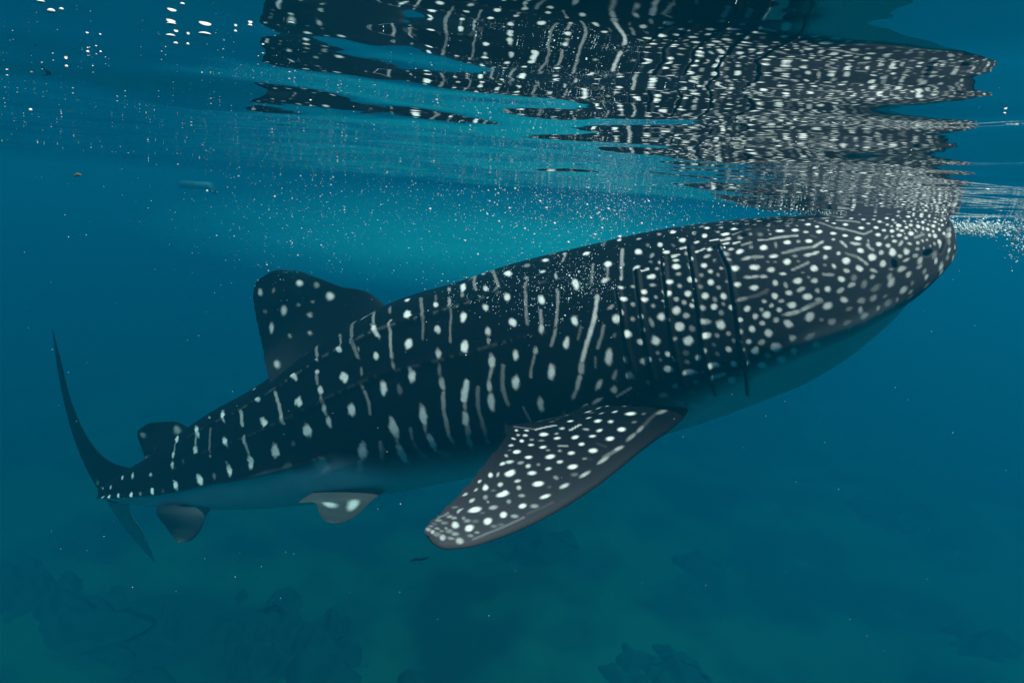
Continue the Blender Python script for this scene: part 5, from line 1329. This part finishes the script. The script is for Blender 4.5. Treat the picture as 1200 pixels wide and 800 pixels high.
k.t.links.new(p.outputs[0], k.out.inputs[0])
shark = link('whale_shark', me, k.m)
tag(shark, 'huge dark whale shark with white spots swimming nose up at the surface', 'whale shark')

# eyes
EYE_M = plain('eye_black', (.006, .006, .008), 0.12, var=.1)
IRIS_M = plain('eye_rim', (.10, .10, .10), 0.5)
def sphere_mesh(name, rad, nseg=16, nring=10, squash=(1, 1, 1), jitter=0.0, seed=0):
    th_ = np.linspace(0, math.pi, nring+1); ph_ = np.linspace(0, 2*math.pi, nseg, endpoint=False)
    Vv = np.stack([np.sin(th_)[:, None]*np.cos(ph_)[None], np.sin(th_)[:, None]*np.sin(ph_)[None], np.cos(th_)[:, None]+0*ph_[None]], -1)
    if jitter:
        j = vnoise(Vv[..., 0]*2+Vv[..., 2]*1.3, Vv[..., 1]*2-Vv[..., 2]*1.7, seed, 3, .5)
        Vv = Vv*(1+jitter*j)[..., None]
    return mesh_from(name, Vv*np.array(squash)*rad, grid_faces(nring+1, nseg, True)[:, ::-1])
eye_me = sphere_mesh('eye', 0.017, 20, 12); eye_me.materials.append(EYE_M)
rim_me = sphere_mesh('eye_rim', 0.021, 20, 12, (1, 1, .8)); rim_me.materials.append(IRIS_M)
Nn = norm(np.cross(np.gradient(P[:, :NTH-1], axis=1), np.gradient(P[:, :NTH-1], axis=0)))
for j in (EYE_AT[1], NTH-1-EYE_AT[1]):
    pos = P[EYE_AT[0], j]; cc = P[EYE_AT[0]].mean(0); n_ = norm(pos-cc)
    e = link('eye', eye_me, None, shark); e.location = pos-n_*0.006
    r_ = link('eye_rim', rim_me, None, e); r_.location = -n_*0.006

# ---------------------------------------------------------------- coral mounds far below
CORAL_M = plain('dark_coral', (.040, .052, .032), 0.95, var=.6, scale=2.5)
def coral(x, y, sx_, sy_, h, seed, label):
    n1_, n2_ = 110, 56
    a_ = np.linspace(0, 2*math.pi, n1_, endpoint=False); r_ = np.linspace(0, 1, n2_)
    AA, RR = np.meshgrid(a_, r_, indexing='ij')
    xx = np.cos(AA)*RR*sx_; yy = np.sin(AA)*RR*sy_
    lump = vnoise(xx, yy, seed, 3, .30)*.5+vnoise(xx*1.3, yy*1.3, seed+40, 2, 1.1)*.22       # heads and gaps of the reef
    zz = h*(0.42*np.cos(RR*math.pi/2)**1.2-.08) + h*.42*lump*(1-RR**3) - 0.30*RR**3
    z0 = float(bed_z(np.array(x), np.array(y)))
    o = link('coral_mound', mesh_from('coral_mound', np.stack([xx, yy, zz], -1).reshape(-1, 3), np.concatenate([grid_faces(n1_, n2_), np.stack([
        (n1_-1)*n2_+np.arange(n2_-1), np.arange(n2_-1), np.arange(1, n2_), (n1_-1)*n2_+np.arange(1, n2_)], 1)])), CORAL_M)
    o.location = (x, y, z0-.1); tag(o, label, 'coral', 'dark coral mounds on the seabed'); return o
coral(-7.96, 17.66, 3.2, 2.4, 1.6, 3, 'broad dark coral mound on the seabed below the small belly fin')
coral(-4.85, 16.19, 3.0, 2.2, 1.8, 4, 'dark coral mound on the seabed left of the big fin tip, low in the picture')
coral(-8.76, 14.74, 1.1, 1.0, 0.8, 5, 'small dim coral mound on the seabed at lower left')
coral(-10.58, 15.94, 1.0, 0.9, 0.7, 6, 'small dim coral mound on the seabed beneath the tail')
coral(4.15, 15.88, 2.2, 1.4, 1.2, 7, 'dark coral mound on the seabed at the bottom edge right of centre')
coral(1.69, 21.42, 2.4, 1.6, 1.0, 8, 'faint coral patch on the seabed under the big spotted fin')
coral(15.17, 18.35, 1.5, 1.3, 1.4, 9, 'dark round coral mound on the seabed at far lower right')
coral(8.11, 15.94, 1.6, 1.0, 0.8, 10, 'faint coral patch on the seabed at the bottom edge right of the middle')
coral(-1.97, 15.10, 0.9, 0.8, 0.6, 11, 'small coral mound on the seabed at the bottom edge left of the middle')
coral(-13.23, 17.04, 3.5, 2.0, 1.6, 12, 'large dim coral mound on the seabed at the far left')
coral(16.65, 26.21, 2.5, 2, 1.2, 13, 'very faint coral patch on the distant seabed at right')
coral(7.29, 21.01, 1.8, 1.3, 0.9, 14, 'faint coral patch on the seabed right of the big spotted fin')
# ---------------------------------------------------------------- bubbles, foam and drifting bits
k = NT('air_bubble')
p = k.n('BsdfPrincipled', Base_Color=(.48, .52, .52, 1), Roughness=0.3); p.inputs['Specular IOR Level'].default_value = .8
k.t.links.new(p.outputs[0], k.out.inputs[0]); BUB_M = k.m
rb = np.random.default_rng(77)
ICO = []
def tiny_cloud(name, pts, rad, label, cat=None, stretch=None):
    """many tiny beads (octahedra with a split waist) joined into one mesh"""
    base_v = np.array([(0, 0, 1), (1, 0, 0), (0, 1, 0), (-1, 0, 0), (0, -1, 0), (0, 0, -1)], float)
    base_f = np.array([(0, 1, 2), (0, 2, 3), (0, 3, 4), (0, 4, 1), (5, 2, 1), (5, 3, 2), (5, 4, 3), (5, 1, 4)])
    n_ = len(pts); ang = rb.uniform(0, 6.283, n_)
    st = np.ones((n_, 3)) if stretch is None else stretch
    bv = base_v[None]*rad[:, None, None]*st[:, None, :]
    c_, s_ = np.cos(ang)[:, None], np.sin(ang)[:, None]
    rot = np.stack([bv[..., 0]*c_-bv[..., 2]*s_, bv[..., 1], bv[..., 0]*s_+bv[..., 2]*c_], -1) if stretch is None else bv
    Vv = (pts[:, None]+rot).reshape(-1, 3)
    Ff = (base_f[None]+6*np.arange(n_)[:, None, None]).reshape(-1, 3)
    o = link(name, mesh_from(name, Vv, Ff), BUB_M); tag(o, label, cat, kind='stuff'); return o
def gauss(n, c, s): return rb.normal(size=(n, 3))*np.array(s)+np.array(c)
def under(pts, d=0.004):
    """keep only beads below the waves"""
    return pts[pts[:, 2] < wave_z(pts[:, 0], pts[:, 1])-d]

# fine bubbles streaming off the head and over the back
pts = under(np.concatenate([gauss(2600, (0.430, 3.175, -0.051), (.24, .25, .11)), gauss(1500, (-0.002, 3.364, -0.123), (.45, .4, .13)),
                            gauss(900, (-0.904, 3.774, -0.121), (.55, .4, .22)), gauss(800, (-1.320, 3.951, -0.246), (.25, .3, .25))]))
tiny_cloud('fine_bubbles', pts, rb.lognormal(math.log(.00115), .6, len(pts)), 'cloud of fine white bubbles drifting above the shark back')
# specks against the flank
pts = np.concatenate([gauss(500, (0.126, 2.767, -0.418), (.17, .10, .09)), gauss(160, (0.294, 2.694, -0.379), (.05, .05, .04)), gauss(120, (-0.165, 2.924, -0.496), (.14, .08, .05))])
tiny_cloud('flank_bubbles', pts, rb.lognormal(math.log(.0016), .4, len(pts)), 'fine white bubbles sprinkled beside the shark flank')
# glittering beads caught under the rippled surface
d_ = np.exp(rb.uniform(math.log(.30), math.log(2.6), 900)); x_ = d_*rb.uniform(-.80, .62, 900)
m_ = rb.uniform(size=900) < np.clip(.45-.9*(x_/d_+.2), .12, 1); d_, x_ = d_[m_], x_[m_]
pts = np.stack([x_, d_, wave_z(x_, d_)-.002], 1); r_ = rb.lognormal(math.log(.00042), .55, len(pts))*d_**.85
tiny_cloud('surface_bubbles', pts, r_, 'tiny bubbles clinging under the rippled surface', stretch=np.stack([1.5+0*r_, 1.2+0*r_, .6+0*r_], 1))
# drifting specks through the whole view
Zd = rb.uniform(.5, 6, 300); pts = under(np.stack([Zd*rb.uniform(-.8, .8, 300), Zd, -.05-Zd*rb.uniform(-.02, .72, 300)], 1))
tiny_cloud('drifting_specks', pts, rb.lognormal(math.log(.00055), .35, len(pts))*np.maximum(pts[:, 1], .8)**.8, 'pale plankton specks drifting in the water')
# foam where the head meets the surface
pts = np.concatenate([gauss(1500, (1.102, 2.825, -0.015), (.09, .06, .018)), gauss(500, (0.959, 2.830, 0.010), (.10, .06, .015)), gauss(350, (1.209, 2.820, -0.035), (.03, .03, .01))])
pts[:, 2] = np.minimum(pts[:, 2], wave_z(pts[:, 0], pts[:, 1])+.004)
tiny_cloud('foam', pts, rb.lognormal(math.log(.0030), .5, len(pts)), 'white foam where the back of the head breaks the surface')
pts = np.concatenate([gauss(800, (1.849, 2.813, -0.068), (.055, .06, .013)), gauss(300, (1.950, 2.817, -0.051), (.06, .06, .012)), gauss(300, (1.927, 2.882, 0.015), (.12, .1, .018))])
tiny_cloud('snout_foam', pts, rb.lognormal(math.log(.0028), .5, len(pts)), 'white splash foam in front of the shark snout')
pts = gauss(350, (2.072, 2.811, -0.077), (.012, .05, .055))
tiny_cloud('edge_foam', pts, rb.lognormal(math.log(.0030), .5, len(pts)), 'white foam patch at the right edge')
# haze of unseen micro bubbles round the stream
kc = NT('bubble_mist')
co = kc.n('TexCoord').outputs['Object']
ln = kc.n('VectorMath', {'operation': 'LENGTH'}); kc.t.links.new(co, ln.inputs[0])
nz = kc.n('TexNoise', Vector=co, Scale=2.2, Detail=3.0).outputs[0]
fall = kc.math('MULTIPLY', kc.math('SUBTRACT', 1.0, ln.outputs['Value'], clamp=True), kc.math('MULTIPLY_ADD', nz, 1.6, -.25, clamp=True))
vp = kc.n('VolumePrincipled', Color=(.03, .85, .88, 1), Density=kc.math('MULTIPLY', fall, 0.85), Anisotropy=.2)
kc.t.links.new(vp.outputs[0], kc.out.inputs['Volume'])
mist = link('bubble_mist', sphere_mesh('bubble_mist', 1.0, 32, 20), kc.m); mist.location = (0.06, 4.15, -.36); mist.scale = (2.5, .9, .35)
tag(mist, 'turquoise mist of micro bubbles behind the shark back', kind='stuff')
bub_me = sphere_mesh('bubble', 1.0, 14, 9); bub_me.materials.append(BUB_M)
BUB = [(-0.1799,0.2617,-0.0025,0.001401,0.0005604),
(-0.1859,0.2759,-0.0025,0.001481,0.0008883),
(-0.1792,0.2718,-0.0025,0.0008746,0.0005831),
(-0.1436,0.284,-0.0025,0.001832,0.0006716),
(-0.1563,0.3079,-0.0025,0.001993,0.0007307),
(-0.1626,0.3247,-0.0025,0.001053,0.000702),
(-0.1571,0.3248,-0.0025,0.0007023,0.0007023),
(-0.1375,0.2994,-0.0025,0.002581,0.0007743),
(-0.1229,0.2512,-0.0025,0.0008052,0.0005368),
(-0.1207,0.2902,-0.0025,0.0006245,0.0006245),
(-0.1097,0.2775,-0.0025,0.0008939,0.0005959),
(-0.09075,0.2685,-0.0025,0.001151,0.0005757),
(-0.1137,0.3472,-0.0025,0.001505,0.000828),
(-0.1233,0.3782,-0.0025,0.0008223,0.0006167),
(-0.07201,0.329,-0.0025,0.003558,0.0007117),
(-0.06779,0.3576,-0.0025,0.00194,0.0008536),
(-0.04713,0.2442,-0.0025,0.001824,0.0009119),
(-0.2281,0.3643,-0.0025,0.0007911,0.0007911),
(-0.2198,0.3616,-0.0025,0.0005888,0.0005888),
(-0.2771,0.4212,-0.0025,0.0009192,0.0009192),
(-0.3223,0.4549,-0.0025,0.0009949,0.001244),
(-0.3589,0.5058,-0.0025,0.001109,0.001109),
(-0.3349,0.4856,-0.0025,0.001064,0.001064),
(-0.3477,0.4804,-0.0025,0.0007892,0.001052),
(-0.3033,0.4833,-0.0025,0.001059,0.0007941),
(-0.556,0.7783,-0.0025,0.001722,0.001722),
(-0.3606,0.5825,-0.0025,0.001602,0.001282),
(-0.3801,0.6285,-0.0025,0.001385,0.001039),
(-0.3573,0.596,-0.0025,0.001312,0.001312),
(-0.3997,0.6325,-0.0025,0.001046,0.001046),
(-0.4075,0.7121,-0.0025,0.00118,0.00118),
(-0.4065,0.7488,-0.0025,0.001656,0.001656),
(-0.3866,0.7372,-0.0025,0.002037,0.001222),
(-0.2361,0.4995,-0.0025,0.001369,0.0008214),
(-0.2357,0.52,-0.0025,0.001712,0.0007418),
(-0.311,0.6723,-0.0025,0.001484,0.0009645),
(-0.2624,0.5912,-0.0025,0.001952,0.0007809),
(-0.3112,0.7083,-0.0025,0.001956,0.001017),
(-0.2296,0.5908,-0.0025,0.0013,0.0009753),
(-0.2012,0.5757,-0.0025,0.002533,0.0008233),
(-0.2124,0.5553,-0.0025,0.001221,0.0007934),
(-0.03872,0.2965,-0.0025,0.001597,0.0006387),
(-0.01436,0.2446,-0.0025,0.0007828,0.0006523),
(0.0152,0.2368,-0.0025,0.002017,0.0006303),
(0.02271,0.2485,-0.0025,0.002388,0.0005307),
(0.004079,0.2669,-0.0025,0.001144,0.000572),
(-0.01617,0.3407,-0.0025,0.001476,0.0006642),
(0.01843,0.3194,-0.0025,0.001725,0.00069),
(0.0388,0.3635,-0.0025,0.001973,0.0007892),
(-0.004751,0.382,-0.0025,0.001662,0.0006232),
(0.0768,0.3001,-0.0025,0.00291,0.0006467),
(0.09803,0.3,-0.0025,0.002263,0.0009699),
(0.1513,0.2367,-0.0025,0.0005041,0.0003781),
(0.7114,1.06,-0.0025,0.003534,0.001531),
(0.2428,0.3611,-0.0025,0.000784,0.000588),
(0.1301,0.3198,-0.0025,0.0006911,0.0006911),
(0.02747,0.3332,-0.0025,0.0009014,0.0005409),
(-0.01237,0.2636,-0.0025,0.0005645,0.0005645),
(-0.06828,0.3699,-0.0025,0.0008038,0.0008038),
(0.5192,3.29,-0.005802,0.009419,0.009419),
(0.481,3.244,-0.221,0.009014,0.009014),
(0.4945,3.157,0.06442,0.005865,0.005865),
(0.5588,3.015,-0.0453,0.005269,0.005269),
(0.4352,2.908,0.007545,0.005423,0.005423),
(0.3377,3.03,-0.2065,0.005739,0.005739),
(0.2227,3.034,-0.2487,0.005763,0.005763),
(-0.227,2.845,-0.2593,0.004331,0.004331),
(-0.384,2.874,-0.139,0.005418,0.005418),
(0.3245,3.373,-0.08015,0.006329,0.006329),
(0.4085,3.193,-0.09194,0.006396,0.006396),
(-0.05075,2.974,-0.1149,0.00485,0.00485),
(-0.6159,3.121,0.0875,0.005788,0.005788),
(-0.9007,3.38,0.01129,0.005885,0.005885),
(0.1683,3.299,-0.1794,0.006232,0.006232),
(0.684,3.321,0.04565,0.006593,0.006593),
(0.7487,3.084,0.01948,0.005747,0.005747),
(-0.1522,3.098,-0.1507,0.005065,0.005065),
(0.08736,3.208,-0.07819,0.00602,0.00602),
(0.5149,2.88,-0.1395,0.005067,0.005067),
(-0.1844,3.09,-0.3348,0.004723,0.004723),
(0.02248,2.974,-0.1986,0.00488,0.00488)]
for x, y, z, a_, b_ in BUB:
    o = link('bubble', bub_me); o.location = (x, y, z); o.scale = (a_, a_*.8 if a_ > b_*1.3 else a_, b_)
    if a_ > b_*1.3: tag(o, 'small flattened air bubble resting against the underside of the water surface', 'bubble', 'flattened bubbles under the surface')
    else: tag(o, 'small round air bubble rising through the water near the shark', 'bubble', 'round bubbles in the water')


TWIG_M = plain('orange_weed', (.42, .20, .05), .7); LEAF_M = plain('olive_leaf', (.05, .055, .025), .7); PALE_M = plain('pale_plastic', (.055, .07, .08), .6)
FISH_M = plain('dim_fish', (.10, .12, .12), .6)
def strip(name, pts_, wd, mat, label, cat):
    pts_ = np.array(pts_, float); n_ = 14; q_ = spline(np.linspace(0, 1, len(pts_)), pts_, np.linspace(0, 1, n_))
    a_ = np.linspace(0, 2*math.pi, 8, endpoint=False); wv = wd*np.sin(np.linspace(.15, math.pi-.15, n_))**.6
    Vv = q_[:, None]+np.stack([0*wv[:, None]*a_, wv[:, None]*.5*np.cos(a_), wv[:, None]*np.sin(a_)], -1)
    o = link(name, mesh_from(name, Vv-q_.mean(0), grid_faces(n_, 8, True)), mat); o.location = q_.mean(0); tag(o, label, cat); return o
strip('seaweed_strip', [(-0.137, 2.278, 0.060), (-0.115, 2.280, 0.070), (-0.098, 2.278, 0.063)], .0035, TWIG_M, 'short orange weed strip floating below the surface near the middle', 'seaweed')
strip('weed_stem', [(0.509, 2.370, 0.014), (0.511, 2.374, 0.031), (0.519, 2.377, 0.046)], .0035, TWIG_M, 'thin upright orange stem floating above the gills', 'seaweed')
strip('leaf', [(-1.749, 2.653, -0.099), (-1.733, 2.654, -0.093), (-1.716, 2.653, -0.096)], .007, LEAF_M, 'small olive leaf drifting under the surface at the left', 'leaf')
strip('small_fish', [(-0.654, 4.525, -2.778), (-0.610, 4.528, -2.762), (-0.565, 4.529, -2.760), (-0.509, 4.534, -2.737)], .014, FISH_M, 'tiny dim fish in the deep water below the big fin tip', 'fish')
# far pale thing just under the surface
bxv = []
o_ = np.array((-8.760, 18.359, -0.353))
prof = [(-.19, .03), (-.17, .045), (.1, .05), (.17, .045), (.20, 0), (.24, -.10), (.20, -.085), (.15, -.045), (-.18, -.05)]
Vv = np.array([(x, y, z) for y in (-.14, .14) for x, z in np.array(prof)*2.2]); n_ = len(prof)
Ff = [(i, (i+1) % n_, n_+(i+1) % n_, n_+i) for i in range(n_)]
bmv = mesh_from('pale_object', Vv, Ff, smooth=False)
import bmesh
bm = bmesh.new(); bm.from_mesh(bmv); bmesh.ops.holes_fill(bm, edges=bm.edges); bmesh.ops.bevel(bm, geom=list(bm.edges), offset=.008, segments=2, affect='EDGES'); bm.to_mesh(bmv); bm.free()
po = link('pale_object', bmv, PALE_M); po.location = o_
tag(po, 'faint pale object drifting under the far surface above the tail', 'debris')
